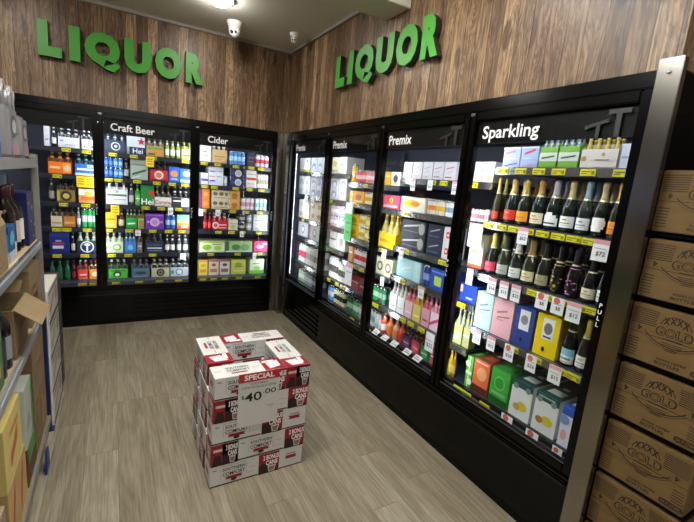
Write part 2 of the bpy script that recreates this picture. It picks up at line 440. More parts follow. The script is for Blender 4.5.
ZR = {1: [1.61, 1.365, 1.105, .90, .60, .375], 2: [1.54, 1.365, 1.055, .835, .60, .375], 3: [1.60, 1.368, 1.10, .88, .60, .375], 4: [1.685, 1.385, 1.085, .76, .375]}
BAYR = {1: (-.09, 1.095), 2: (1.10, 1.848), 3: (1.853, 2.688), 4: (2.693, 3.425)}
BAYL = {0: (-2.55, -1.747), 1: (-1.742, -.925), 2: (-.915, -.06)}
w = .832
lc = cooler('glass_door_cooler', 'three-door black drinks cooler along the back wall under the left sign', (0, 0, 0), 0, -2.72, -.118,
    [(-2.59, -1.753), (-1.751, -.945), (-.943, -.113)], [None, ('Craft Beer', .355), ('Cider', .195)], .33, 1.775, .385, BAYL, {0: ZL, 1: ZL, 2: ZL}, .30, (-1.5, -.13), -2.66, -.04, False)
rc = cooler('glass_door_cooler', 'four-door black drinks cooler along the right wall under the right sign', (0, 0, 0), -PI/2, .135, 3.4955,
    [(.149+w*k+.001, .149+w*(k+1)-.001+(.02 if k == 3 else 0)) for k in range(4)], [('Premix', .235), ('Premix', .24), ('Premix', .245), ('Sparkling', .325)], .33, 1.785, .425, BAYR, ZR, .345, (.16, 1.05), -.12, 3.445, True)
# stainless end post and black end panel belong to the right cooler
b = MB(); b.box(3.4965, 3.571, -.012, .02, 0, 2.032, M_STEEL, .002); b.build('end_post', rc)
b = MB(); b.box(3.4965, 3.5545, .031, .86, 0, 2.0, M_BLACKM); b.build('end_panel', rc)
b = MB(); b.lathe([(.007, -.003), (.006, .004), (0, .0045)], M_CHROME, 12, M=Matrix.Translation((3.534, -.012, 1.985)) @ Matrix.Rotation(PI/2, 4, 'X')); b.build('end_post_screw', rc)
b = MB(); b.box(-.112, -.055, -.012, .045, 0, 1.995, M_STEEL, .003); b.box(-.052, -.003, -.128, .045, 0, 1.995, M_STEEL, .003)
tag(b.build('corner_filler'), 'tall brushed steel corner filler between the two black drinks coolers', 'corner post')

# every product: cooler, bay, shelf, door, kind, left and right edge (m along the run), height, look, print
ITEMS=[
('L', 0, 1, 'leftmost door', 'box', -2.16, -2.118, 0.165, 'narrow white pack', {'c': 'e8e8ee'}),
('L', 0, 1, 'leftmost door', 'beer', -2.107, -2.072, 0.165, 'dark bottle with white label', {'g': '15120f', 'cap': 'd8d8d8', 'lab': 'eeeeee'}),
('L', 0, 1, 'leftmost door', 'six', -2.061, -1.9, 0.165, 'white carrier of white-capped beers', {'c': 'eceef2', 'g': '18140f', 'cap': 'f4f4f4', 'lab': 'f4f4f4', 'art': [('r', 0.1, 0.55, 0.25, 0.7, '8fa0c8'), ('r', 0.3, 0.25, 0.8, 0.32, 'a8b4cc')]}),
('L', 0, 1, 'leftmost door', 'six', -1.888, -1.77, 0.165, 'white spotted carrier of beers', {'c': 'e6e8ee', 'g': '1a1612', 'cap': 'e8e8e8', 'lab': 'cccccc', 'art': [('c', 0.2, 0.3, 0.08, '30343c'), ('c', 0.45, 0.6, 0.07, '30343c'), ('c', 0.7, 0.3, 0.09, '30343c'), ('c', 0.85, 0.7, 0.06, '30343c'), ('c', 0.35, 0.2, 0.05, '30343c')]}),
('L', 0, 2, 'leftmost door', 'six', -2.142, -1.967, 0.189, 'orange carrier of orange-capped beers', {'c': 'f07818', 'g': '6a3208', 'cap': 'e88028', 'lab': 'e0a060', 'art': [('r', 0.08, 0.42, 0.5, 0.62, 'ffc890'), ('r', 0.62, 0.1, 0.98, 0.9, 'f8a030'), ('c', 0.8, 0.5, 0.25, 'e8c8a8')]}),
('L', 0, 2, 'leftmost door', 'six', -1.945, -1.772, 0.189, 'blue and white wave carrier of beers', {'c': '2e6cc8', 'g': '20303a', 'cap': '8ac0b8', 'lab': '6ab0a0', 'art': [('r', 0, 0.0, 1, 0.2, 'd8e8f8'), ('r', 0.1, 0.45, 0.9, 0.62, 'e8f0fa'), ('r', 0.55, 0.7, 1, 0.95, 'a8c8f0')]}),
('L', 0, 3, 'leftmost door', 'beer', -2.146, -2.106, 0.204, 'grey-labelled bottle', {'g': '241c16', 'cap': '888888', 'lab': '9a9890'}),
('L', 0, 3, 'leftmost door', 'six', -2.088, -1.946, 0.2, 'gold and black patterned carrier of dark beers', {'c': '8a7434', 'g': '14120f', 'cap': '333333', 'lab': '2a2a2a', 'art': [('e', 0.5, 0.5, 0.3, 0.4, '2c2618'), ('e', 0.5, 0.5, 0.18, 0.22, 'c8b060'), ('r', 0.02, 0.1, 0.15, 0.9, 'c0a860')]}),
('L', 0, 3, 'leftmost door', 'box', -1.923, -1.774, 0.13, 'orange and white beer carton', {'c': 'f0a060', 'art': [('r', 0, 0.55, 1, 0.95, 'f8f4f0'), ('r', 0.1, 0.2, 0.9, 0.45, 'e86820'), ('c', 0.5, 0.65, 0.22, 'f0c040')]}),
('L', 0, 4, 'leftmost door', 'six', -2.141, -2.052, 0.184, 'cream carrier of dark beers', {'c': 'd8ccb0', 'n': 2, 'g': '181410', 'cap': '2a2a2a', 'lab': '382c1c', 'art': [('r', 0.1, 0.3, 0.9, 0.45, 'b89860')]}),
('L', 0, 4, 'leftmost door', 'six', -2.049, -1.953, 0.184, 'amber carrier of dark beers', {'c': 'c07838', 'n': 2, 'g': '181410', 'cap': '2a2a2a', 'lab': '382c1c', 'art': [('r', 0.1, 0.3, 0.9, 0.5, 'e0a860')]}),
('L', 0, 4, 'leftmost door', 'beer', -1.946, -1.915, 0.184, 'slim clear bottle', {'g': '808890', 'cap': 'cccccc', 'lab': 'd8dce0'}),
('L', 0, 4, 'leftmost door', 'cans', -1.907, -1.78, 0.18, 'green and white can pack', {'c': '2aa050', 'c2': 'e4ece6', 'nx': 3, 'nz': 1}),
('L', 0, 5, 'leftmost door', 'box', -2.159, -2.008, 0.199, 'navy blue beer block with red stripe', {'c': '1c2c78', 'art': [('r', 0, 0.78, 1, 0.98, '303c90'), ('r', 0.15, 0.42, 0.75, 0.5, 'c83028'), ('r', 0.15, 0.22, 0.7, 0.36, 'd8d8e8'), ('r', 0.3, 0.55, 0.6, 0.62, 'b0b8d8')]}),
('L', 0, 5, 'leftmost door', 'beer', -1.997, -1.966, 0.199, 'dark bottle with cream label', {'g': '1a1612', 'cap': '666666', 'lab': 'c8c0a8'}),
('L', 0, 5, 'leftmost door', 'six', -1.954, -1.786, 0.199, 'navy carrier with white palm emblem ring', {'c': '1c2844', 'ch': 0.6, 'g': 'a8b89a', 'cap': 'd8dcc8', 'lab': 'dfe6d8', 'art': [('c', 0.5, 0.5, 0.46, 'e8ecf2'), ('c', 0.5, 0.5, 0.38, '1c2844'), ('r', 0.46, 0.15, 0.54, 0.6, 'e8ecf2'), ('e', 0.5, 0.68, 0.16, 0.1, 'e8ecf2')]}),
('L', 0, 6, 'leftmost door', 'beer', -2.17, -2.125, 0.182, 'green beer bottle', {'g': '1c5a34', 'cap': '2a7a48', 'lab': '2a6a40'}),
('L', 0, 6, 'leftmost door', 'beer', -2.113, -2.068, 0.182, 'green beer bottle', {'g': '1c5a34', 'cap': '2a7a48', 'lab': '2a6a40'}),
('L', 0, 6, 'leftmost door', 'beer', -2.056, -2.01, 0.182, 'green beer bottle', {'g': '1c5a34', 'cap': '2a7a48', 'lab': '2a6a40'}),
('L', 0, 6, 'leftmost door', 'beer', -1.998, -1.967, 0.182, 'small red-labelled bottle', {'g': '2a1210', 'cap': '8a2020', 'lab': 'b02a30'}),
('L', 0, 6, 'leftmost door', 'six', -1.955, -1.867, 0.182, 'coral red carrier of beers', {'c': 'e84838', 'n': 2, 'g': '2a1812', 'cap': 'c8c0c0', 'lab': 'd84838', 'art': [('r', 0.15, 0.4, 0.85, 0.55, 'f8d0c8'), ('r', 0.1, 0.1, 0.9, 0.18, 'f0b0a0')]}),
('L', 0, 6, 'leftmost door', 'six', -1.863, -1.785, 0.182, 'bright orange carrier of beers', {'c': 'f49a30', 'n': 2, 'g': '4a2a12', 'cap': 'd04030', 'lab': 'f0e0c8', 'art': [('c', 0.6, 0.5, 0.26, 'fbe8c8')]}),
('L', 1, 1, 'Craft Beer door', 'six', -1.709, -1.534, 0.18, 'navy carrier with white ring emblem', {'c': '3a465c', 'ch': 0.62, 'g': '4a4e54', 'cap': 'b8bcc0', 'lab': 'c8ccd0', 'art': [('c', 0.52, 0.5, 0.34, 'e8ecf0'), ('c', 0.52, 0.5, 0.26, '2c3648'), ('c', 0.52, 0.5, 0.12, 'e8ecf0')]}),
('L', 1, 1, 'Craft Beer door', 'box', -1.526, -1.372, 0.18, 'white and navy beer carton with red star', {'c': 'dfe4e6', 'art': [('r', 0, 0, 1, 0.38, '232e60'), ('r', 0, 0.0, 0.13, 0.38, '9ab89a'), ('s', 0.8, 0.68, 0.21, 'd42a20'), ('t', 'Hei', 0.6, 0.18, 0.26, 'ffffff')]}),
('L', 1, 1, 'Craft Beer door', 'six', -1.363, -1.204, 0.18, 'kraft and gold carrier of amber beers', {'c': 'c8a468', 'g': '6a5440', 'cap': 'a8a8a0', 'lab': 'b0a890', 'art': [('r', 0.05, 0.62, 0.95, 0.9, '7a9a50'), ('r', 0.35, 0.3, 0.95, 0.6, 'e0902c'), ('r', 0.1, 0.15, 0.5, 0.28, '584028')]}),
('L', 1, 1, 'Craft Beer door', 'beer', -1.194, -1.153, 0.18, 'yellow-green lager bottle with white label', {'g': '98b048', 'cap': 'c8d070', 'lab': 'eef2ea'}),
('L', 1, 1, 'Craft Beer door', 'beer', -1.144, -1.102, 0.18, 'yellow-green lager bottle with white label', {'g': '98b048', 'cap': 'c8d070', 'lab': 'eef2ea'}),
('L', 1, 1, 'Craft Beer door', 'beer', -1.093, -1.051, 0.18, 'yellow-green lager bottle with white label', {'g': '98b048', 'cap': 'c8d070', 'lab': 'eef2ea'}),
('L', 1, 1, 'Craft Beer door', 'six', -1.042, -0.932, 0.18, 'pale gold carrier of yellow-green bottles', {'c': 'd8d890', 'n': 2, 'g': '9aa838', 'cap': 'e8e8b0', 'lab': '7a5028', 'art': [('r', 0.1, 0.3, 0.9, 0.5, 'a07840')]}),
('L', 1, 2, 'Craft Beer door', 'cans', -1.714, -1.641, 0.189, 'royal blue can four-pack', {'c': '2a58c0', 'c2': '5a90e0', 'nx': 2, 'nz': 2}),
('L', 1, 2, 'Craft Beer door', 'cans', -1.637, -1.562, 0.189, 'light blue can four-pack', {'c': '4a90e0', 'c2': 'a8d0f4', 'nx': 2, 'nz': 2}),
('L', 1, 2, 'Craft Beer door', 'beer', -1.554, -1.512, 0.189, 'dark bottle with silver label', {'g': '201c1a', 'cap': 'b8b8b8', 'lab': 'a8b0b0'}),
('L', 1, 2, 'Craft Beer door', 'box', -1.499, -1.347, 0.189, 'silver-green carton with slanted script', {'c': 'a8b4a8', 'art': [('r', 0.0, 0.7, 1, 0.78, '788878'), ('q', 0.1, 0.25, 0.9, 0.5, 0.1, '2a5a48'), ('q', 0.05, 0.05, 0.6, 0.2, 0.06, 'd8e0d8')]}),
('L', 1, 2, 'Craft Beer door', 'six', -1.334, -1.166, 0.189, 'red carrier with white crest', {'c': 'c42434', 'g': '1a1410', 'cap': '2a6048', 'lab': '3a2018', 'art': [('c', 0.5, 0.55, 0.4, 'f0dcd8'), ('c', 0.5, 0.55, 0.26, 'c88060'), ('r', 0.1, 0.05, 0.9, 0.15, '8a1420')]}),
('L', 1, 2, 'Craft Beer door', 'box', -1.16, -1.058, 0.15, 'royal blue carton with orange emblem', {'c': '2c64cc', 'art': [('c', 0.5, 0.55, 0.22, 'e88848'), ('r', 0.2, 0.15, 0.8, 0.25, 'a8c4f0')]}),
('L', 1, 2, 'Craft Beer door', 'box', -1.054, -0.928, 0.14, 'sky blue carton with white band', {'c': '3c7ed8', 'art': [('r', 0, 0, 1, 0.22, 'b8d8ea'), ('e', 0.5, 0.65, 0.28, 0.2, 'e4eefa')]}),
('L', 1, 3, 'Craft Beer door', 'six', -1.707, -1.524, 0.204, 'white carrier with grey-green lettering band', {'c': 'eef0ee', 'ch': 0.7, 'g': 'c8d0cc', 'cap': 'f4f4f4', 'lab': 'f4f4f4', 'art': [('r', 0.05, 0.55, 0.95, 0.68, '5a7060'), ('r', 0.1, 0.3, 0.9, 0.36, 'a0a8a0'), ('c', 0.5, 0.85, 0.1, '9ab0a0')]}),
('L', 1, 3, 'Craft Beer door', 'beer', -1.515, -1.472, 0.204, 'silver-labelled bottle', {'g': '50545a', 'cap': 'd0d0d4', 'lab': 'c8ccd2'}),
('L', 1, 3, 'Craft Beer door', 'six', -1.463, -1.415, 0.2, 'lime green bottle pair pack', {'c': '58b848', 'n': 1, 'g': '3a9a3a', 'cap': 'b0d8a0', 'lab': 'a8e090'}),
('L', 1, 3, 'Craft Beer door', 'box', -1.411, -1.294, 0.2, 'bright green beer carton with red star', {'c': '1f8a3a', 'art': [('r', 0, 0.0, 1, 0.1, '156a2c'), ('s', 0.8, 0.62, 0.2, 'd83024'), ('t', 'Hei', 0.5, 0.2, 0.3, 'ffffff')]}),
('L', 1, 3, 'Craft Beer door', 'six', -1.29, -1.133, 0.204, 'white carrier with red script', {'c': 'e8e2e0', 'ch': 0.45, 'g': '3a2c1c', 'cap': 'b0b0b0', 'lab': '484038', 'art': [('t', 'Corona', 0.5, 0.45, 0.42, 'b02436'), ('r', 0.05, 0.08, 0.95, 0.16, 'd8b0b4')]}),
('L', 1, 3, 'Craft Beer door', 'six', -1.128, -0.964, 0.204, 'black and white carrier of black bottles', {'c': '303034', 'ch': 0.45, 'g': '121214', 'cap': 'a8a8a8', 'lab': 'e0e0e0', 'art': [('r', 0.55, 0.05, 0.98, 0.95, 'ecece8'), ('r', 0.05, 0.6, 0.5, 0.75, 'ecece8')]}),
('L', 1, 4, 'Craft Beer door', 'box', -1.721, -1.621, 0.15, 'golden yellow beer carton', {'c': 'f0c420', 'art': [('r', 0.1, 0.5, 0.9, 0.62, 'b88818'), ('r', 0.2, 0.2, 0.8, 0.28, 'fff0b0')]}),
('L', 1, 4, 'Craft Beer door', 'beer', -1.604, -1.557, 0.184, 'brown bottle with cream label', {'g': '5a3418', 'cap': 'a08050', 'lab': 'd8ccb0'}),
('L', 1, 4, 'Craft Beer door', 'six', -1.544, -1.448, 0.184, 'green carrier with white script', {'c': '2aa848', 'g': '68503a', 'cap': 'e0e0d8', 'lab': 'b8d8b0', 'art': [('q', 0.15, 0.45, 0.85, 0.5, 0.14, 'f4f8f2'), ('r', 0.1, 0.1, 0.9, 0.18, '188034')]}),
('L', 1, 4, 'Craft Beer door', 'six', -1.443, -1.381, 0.184, 'tan carrier with brown label', {'c': 'a8c060', 'n': 2, 'g': '7a5a38', 'cap': 'd0c0a0', 'lab': 'b89060', 'art': [('r', 0.2, 0.1, 0.95, 0.8, 'a87c58')]}),
('L', 1, 4, 'Craft Beer door', 'box', -1.372, -1.202, 0.15, 'purple carton with round gold emblem', {'c': '7a34b8', 'art': [('c', 0.5, 0.45, 0.3, 'e0b8d8'), ('c', 0.5, 0.45, 0.18, 'b890d8'), ('r', 0.08, 0.4, 0.2, 0.52, 'd8b0e8'), ('r', 0.8, 0.4, 0.92, 0.52, 'd8b0e8'), ('r', 0, 0.86, 1, 0.95, 'a070d0')]}),
('L', 1, 4, 'Craft Beer door', 'cans', -1.188, -1.093, 0.15, 'blue and silver cans', {'c': '2a62b8', 'c2': 'b8d0ec', 'nx': 2, 'nz': 1}),
('L', 1, 4, 'Craft Beer door', 'box', -1.079, -0.951, 0.15, 'teal to orange sunset carton', {'c': '8ad0b8', 'art': [('r', 0, 0, 1, 0.22, 'e85830'), ('r', 0, 0.22, 1, 0.45, 'f0a048'), ('r', 0, 0.45, 1, 0.65, 'ecdc90'), ('r', 0.3, 0.12, 0.8, 0.3, 'f8e0c0')]}),
('L', 1, 5, 'Craft Beer door', 'six', -1.726, -1.569, 0.199, 'pale green carrier of white-capped bottles', {'c': 'cfe0b8', 'g': 'c0ccb0', 'cap': 'f0f0f0', 'lab': 'e8eee0', 'art': [('e', 0.65, 0.5, 0.25, 0.3, '8aa860'), ('e', 0.65, 0.5, 0.15, 0.18, 'e0ecc8'), ('r', 0.08, 0.4, 0.35, 0.55, 'a0b880')]}),
('L', 1, 5, 'Craft Beer door', 'six', -1.56, -1.455, 0.199, 'mid blue carrier of blue-capped bottles', {'c': '3c88d0', 'g': '4a78a8', 'cap': '3a8ae0', 'lab': 'a8c8e8', 'art': [('e', 0.5, 0.5, 0.22, 0.25, '78b8f0'), ('r', 0.1, 0.1, 0.9, 0.18, '2a60a0')]}),
('L', 1, 5, 'Craft Beer door', 'six', -1.45, -1.401, 0.199, 'brown carrier of small beers', {'c': '8a7a70', 'n': 1, 'g': '3a2a20', 'cap': 'b08060', 'lab': 'a09080'}),
('L', 1, 5, 'Craft Beer door', 'six', -1.378, -1.202, 0.199, 'dark slate carrier with white bar', {'c': '28344c', 'g': '12141a', 'cap': 'b0b8c4', 'lab': '3a4a6a', 'art': [('r', 0.12, 0.36, 0.88, 0.48, 'e4e8ee'), ('r', 0.12, 0.15, 0.88, 0.22, '7888a0'), ('r', 0.1, 0.65, 0.9, 0.8, '4a5a78')]}),
('L', 1, 5, 'Craft Beer door', 'beer', -1.192, -1.149, 0.18, 'white-labelled dark stubby', {'g': '282828', 'cap': 'e0e0e0', 'lab': 'eeeeee'}),
('L', 1, 5, 'Craft Beer door', 'beer', -1.14, -1.096, 0.18, 'white-labelled dark stubby', {'g': '282828', 'cap': 'e0e0e0', 'lab': 'eeeeee'}),
('L', 1, 5, 'Craft Beer door', 'beer', -1.077, -1.033, 0.18, 'white-labelled grey stubby', {'g': '606468', 'cap': 'e8e8e8', 'lab': 'f0f0f0'}),
('L', 1, 5, 'Craft Beer door', 'beer', -1.018, -0.968, 0.18, 'white-labelled grey stubby', {'g': '606468', 'cap': 'e8e8e8', 'lab': 'f0f0f0'}),
('L', 1, 6, 'Craft Beer door', 'six', -1.702, -1.533, 0.178, 'lime green carrier with dark emblem', {'c': '4cb83c', 'g': '1c1a16', 'cap': 'c0c8c0', 'lab': '506050', 'art': [('e', 0.45, 0.45, 0.22, 0.3, '1e3a1a'), ('e', 0.45, 0.4, 0.12, 0.16, 'e8f0e0'), ('r', 0.1, 0.75, 0.9, 0.85, '2a7a28')]}),
('L', 1, 6, 'Craft Beer door', 'six', -1.502, -1.334, 0.178, 'slate blue carrier of dark beers', {'c': '5a7890', 'g': '14161a', 'cap': '90989c', 'lab': '708090', 'art': [('e', 0.5, 0.5, 0.3, 0.18, '2c4050'), ('r', 0.1, 0.1, 0.9, 0.2, '8aa4b8')]}),
('L', 1, 6, 'Craft Beer door', 'six', -1.32, -1.148, 0.178, 'beige carrier with round black emblem', {'c': 'd0ccb4', 'g': '1a1816', 'cap': 'f0f0ea', 'lab': 'e0e0d8', 'art': [('c', 0.5, 0.5, 0.4, '24241f'), ('c', 0.5, 0.5, 0.26, '8a8a78'), ('r', 0.42, 0.44, 0.58, 0.56, '24241f')]}),
('L', 1, 6, 'Craft Beer door', 'six', -1.141, -0.965, 0.178, 'pale blue-grey carrier with round emblem', {'c': 'c4d0d8', 'g': '282c30', 'cap': 'c8d4dc', 'lab': 'd0dce0', 'art': [('c', 0.5, 0.5, 0.36, '4a6a80'), ('c', 0.5, 0.5, 0.26, 'd8e4ea'), ('r', 0.05, 0.3, 0.2, 0.7, '38a8c0')]}),
('L', 2, 1, 'Cider door', 'box', -0.858, -0.753, 0.16, 'white carton with pink print', {'c': 'e8e4ec', 'art': [('r', 0.15, 0.6, 0.6, 0.66, 'c87888'), ('r', 0.2, 0.35, 0.7, 0.4, 'b0a8c0')]}),
('L', 2, 1, 'Cider door', 'six', -0.746, -0.588, 0.17, 'tan kraft carrier of white-capped ciders', {'c': 'd4b27c', 'ch': 0.78, 'g': 'd8c090', 'cap': 'fbf4d8', 'lab': 'e8d8a8', 'art': [('r', 0.15, 0.45, 0.85, 0.52, '9a7840'), ('r', 0.2, 0.25, 0.7, 0.3, 'b89858')]}),
('L', 2, 1, 'Cider door', 'cans', -0.562, -0.394, 0.14, 'light blue tall cans', {'c': '5a98d8', 'c2': 'b8d8f4', 'nx': 4, 'nz': 1}),
('L', 2, 1, 'Cider door', 'box', -0.372, -0.286, 0.14, 'dark navy pack with pink print', {'c': '3a3850', 'art': [('r', 0.2, 0.6, 0.8, 0.68, 'c05878'), ('r', 0.2, 0.3, 0.8, 0.38, 'a04868')]}),
('L', 2, 1, 'Cider door', 'cans', -0.277, -0.122, 0.13, 'white cans with red disc', {'c': 'd0ccd0', 'c2': 'c83848', 'nx': 3, 'nz': 1}),
('L', 2, 2, 'Cider door', 'box', -0.849, -0.778, 0.12, 'small white carton with purple stripe', {'c': 'dcdce6', 'art': [('r', 0, 0.3, 1, 0.5, '6a5ac0')]}),
('L', 2, 2, 'Cider door', 'box', -0.773, -0.623, 0.189, 'tall white carton with blue lettering', {'c': 'e4e6f0', 'art': [('r', 0.05, 0.72, 0.45, 0.78, '5a60b8'), ('r', 0.05, 0.45, 0.4, 0.5, 'c89858'), ('r', 0.05, 0.2, 0.45, 0.27, '4a50b0'), ('r', 0.55, 0.75, 0.95, 0.8, '8aa890'), ('r', 0.55, 0.45, 0.9, 0.5, '7a9ab0'), ('r', 0.5, 0, 0.51, 1, 'a8b0c8')]}),
('L', 2, 2, 'Cider door', 'cans', -0.613, -0.576, 0.11, 'single silver can', {'c': 'c0c4cc', 'c2': 'e0e4ea', 'nx': 1, 'nz': 1}),
('L', 2, 2, 'Cider door', 'box', -0.554, -0.388, 0.09450000000000003, 'navy cider carton with white disc', {'c': '2a2c5a', 'st': 2, 'art': [('c', 0.55, 0.5, 0.38, 'd8dce4'), ('c', 0.55, 0.5, 0.28, 'aab8b8'), ('r', 0.05, 0.3, 0.25, 0.7, '3c407c')]}),
('L', 2, 2, 'Cider door', 'box', -0.374, -0.261, 0.189, 'white carton with red lettering band', {'c': 'e2e0de', 'art': [('r', 0, 0.44, 1, 0.58, 'c83c34'), ('r', 0.1, 0.75, 0.9, 0.8, 'b0a8a0'), ('r', 0.1, 0.2, 0.9, 0.26, 'd8a8a0')]}),
('L', 2, 2, 'Cider door', 'cans', -0.25, -0.122, 0.16, 'cream tall cans', {'c': 'e8e8da', 'c2': 'b0ac98', 'nx': 4, 'nz': 1}),
('L', 2, 3, 'Cider door', 'box', -0.855, -0.758, 0.1, 'orange cider carton with purple end', {'c': 'f08428', 'st': 2, 'art': [('r', 0, 0, 0.22, 1, '5a3a9a'), ('c', 0.6, 0.5, 0.26, 'f8a850')]}),
('L', 2, 3, 'Cider door', 'box', -0.737, -0.557, 0.1, 'cream cider carton with brown motifs', {'c': 'dcd0b4', 'st': 2, 'art': [('e', 0.2, 0.6, 0.14, 0.2, '7a6a4a'), ('e', 0.55, 0.6, 0.14, 0.2, '7a6a4a'), ('e', 0.85, 0.6, 0.1, 0.18, '7a6a4a'), ('r', 0.1, 0.15, 0.9, 0.22, 'a89468')]}),
('L', 2, 3, 'Cider door', 'box', -0.552, -0.437, 0.1, 'tan orange cider carton', {'c': 'd8a860', 'st': 2, 'art': [('e', 0.5, 0.5, 0.3, 0.26, 'b86c28'), ('r', 0.2, 0.15, 0.8, 0.22, '8a5c28')]}),
('L', 2, 3, 'Cider door', 'cans', -0.42, -0.273, 0.14, 'pink and white cans', {'c': 'e8dce2', 'c2': 'c890a8', 'nx': 3, 'nz': 1}),
('L', 2, 3, 'Cider door', 'cans', -0.261, -0.121, 0.14, 'pale teal cans', {'c': 'd0e4e2', 'c2': '98c8c8', 'nx': 3, 'nz': 1}),
('L', 2, 4, 'Cider door', 'beer', -0.815, -0.773, 0.184, 'red cider bottle', {'g': '8a1820', 'cap': 'c0c0c0', 'lab': 'e04848'}),
('L', 2, 4, 'Cider door', 'beer', -0.768, -0.73, 0.184, 'red cider bottle', {'g': '8a1820', 'cap': 'c0c0c0', 'lab': 'e04848'}),
('L', 2, 4, 'Cider door', 'six', -0.723, -0.56, 0.184, 'red carrier with white disc', {'c': 'd02638', 'g': 'b05060', 'cap': 'e0d8d8', 'lab': 'e8c8cc', 'art': [('c', 0.2, 0.5, 0.36, 'f0d8d8'), ('c', 0.2, 0.5, 0.22, 'd86070'), ('r', 0.4, 0.5, 0.92, 0.62, 'f0c8c8'), ('r', 0.4, 0.2, 0.92, 0.28, 'f8e0e0')]}),
('L', 2, 4, 'Cider door', 'box', -0.552, -0.45, 0.12, 'pale cream cider carton', {'c': 'dcdcb8', 'art': [('r', 0.15, 0.6, 0.85, 0.66, 'a8a878'), ('e', 0.5, 0.35, 0.25, 0.16, 'c0c098')]}),
('L', 2, 4, 'Cider door', 'cans', -0.434, -0.36, 0.184, 'dark can stack with silver bands', {'c': '38343a', 'c2': 'a8a0a4', 'nx': 1, 'nz': 2}),
('L', 2, 4, 'Cider door', 'cans', -0.349, -0.286, 0.184, 'slim silver can stack', {'c': 'a8b0b4', 'c2': 'd8dcde', 'nx': 1, 'nz': 2}),
('L', 2, 4, 'Cider door', 'box', -0.274, -0.109, 0.09199999999999997, 'silver-white can carton', {'c': 'c8ccd0', 'st': 2, 'art': [('r', 0.1, 0.2, 0.9, 0.3, '8a9094'), ('e', 0.5, 0.6, 0.25, 0.22, 'e8ecee')]}),
('L', 2, 5, 'Cider door', 'box', -0.851, -0.586, 0.12, 'long lime and white carton', {'c': 'e4eccc', 'd': 0.2, 'art': [('r', 0, 0.85, 1, 1, 'b0d040'), ('e', 0.28, 0.45, 0.18, 0.25, '8ac838'), ('e', 0.72, 0.38, 0.16, 0.22, 'a8d848'), ('r', 0.5, 0.68, 0.9, 0.76, '889078')]}),
('L', 2, 5, 'Cider door', 'box', -0.575, -0.275, 0.12, 'long sage green carton', {'c': 'a8c890', 'd': 0.2, 'art': [('r', 0, 0, 0.12, 1, '3a6a48'), ('e', 0.38, 0.45, 0.16, 0.28, '5a8a58'), ('e', 0.72, 0.45, 0.18, 0.3, '78b070'), ('r', 0, 0, 1, 0.12, 'dcecd0')]}),
('L', 2, 5, 'Cider door', 'box', -0.257, -0.096, 0.12, 'hot pink cider carton', {'c': 'e0447c', 'd': 0.2, 'art': [('e', 0.45, 0.5, 0.3, 0.18, 'f8b0c8'), ('r', 0.7, 0.7, 0.95, 0.85, 'f8d8e4')]}),
('L', 2, 6, 'Cider door', 'box', -0.857, -0.763, 0.17, 'yellow cider carton with orange base', {'c': 'f0dc60', 'art': [('e', 0.5, 0.65, 0.3, 0.12, 'e8b828'), ('r', 0.15, 0.2, 0.85, 0.42, 'e89c48'), ('r', 0, 0.88, 1, 1, 'f0a070')]}),
('L', 2, 6, 'Cider door', 'box', -0.752, -0.644, 0.17, 'cream cider carton with salmon fruit', {'c': 'ecd8cc', 'art': [('e', 0.5, 0.68, 0.22, 0.1, '8a6a50'), ('r', 0.15, 0.2, 0.85, 0.42, 'd0806a'), ('r', 0, 0.9, 1, 1, 'd06858')]}),
('L', 2, 6, 'Cider door', 'box', -0.633, -0.523, 0.17, 'cream cider carton with brown fruit', {'c': 'e8dcd8', 'art': [('e', 0.5, 0.68, 0.25, 0.1, '5a4a44'), ('r', 0.15, 0.18, 0.85, 0.42, '8a7068'), ('r', 0, 0.9, 1, 1, 'a05050')]}),
('L', 2, 6, 'Cider door', 'box', -0.508, -0.34, 0.17, 'yellow-green cider carton', {'c': 'ccd468', 'art': [('e', 0.5, 0.68, 0.25, 0.12, '98a430'), ('r', 0.2, 0.5, 0.8, 0.56, '7a8428'), ('r', 0.15, 0.2, 0.85, 0.3, 'e4e890')]}),
('L', 2, 6, 'Cider door', 'box', -0.293, -0.125, 0.17, 'white and green cider carton', {'c': 'dcecc8', 'art': [('r', 0, 0, 1, 0.25, '78c848'), ('e', 0.5, 0.4, 0.25, 0.14, 'a0d878'), ('r', 0.2, 0.68, 0.7, 0.74, '6a8a58')]}),
('R', 1, 1, 'Premix door nearest the corner', 'box', -0.083, 0.045, 0.15, 'white pack with yellow base', {'c': 'e4e6e8', 'art': [('r', 0, 0, 1, 0.2, 'd8d050')]}),
('R', 1, 1, 'Premix door nearest the corner', 'box', 0.056, 0.193, 0.15, 'white pack with dark dots', {'c': 'e4e6ea', 'art': [('c', 0.5, 0.75, 0.1, '383c50'), ('r', 0, 0, 1, 0.2, 'd8d050')]}),
('R', 1, 1, 'Premix door nearest the corner', 'box', 0.232, 0.37, 0.15, 'white pack with blue arch', {'c': 'e0e4ea', 'art': [('e', 0.5, 0.35, 0.36, 0.3, '7a90c0'), ('e', 0.5, 0.22, 0.26, 0.22, 'e4e8ee')]}),
('R', 1, 1, 'Premix door nearest the corner', 'box', 0.382, 0.524, 0.15, 'white pack with pale blue arch', {'c': 'e4e8ee', 'art': [('e', 0.5, 0.35, 0.36, 0.3, 'a0b8e0'), ('e', 0.5, 0.22, 0.26, 0.22, 'f0f2f4')]}),
('R', 1, 2, 'Premix door nearest the corner', 'box', -0.072, 0.074, 0.09950000000000003, 'silver pack with grey arch, left column', {'c': 'd0d2d4', 'st': 2, 'art': [('e', 0.5, 0.4, 0.3, 0.3, 'a0a8a8')]}),
('R', 1, 2, 'Premix door nearest the corner', 'box', 0.085, 0.221, 0.09950000000000003, 'silver pack with blue arch, second column', {'c': 'd2d4d6', 'st': 2, 'art': [('e', 0.5, 0.4, 0.3, 0.3, '90a0b0')]}),
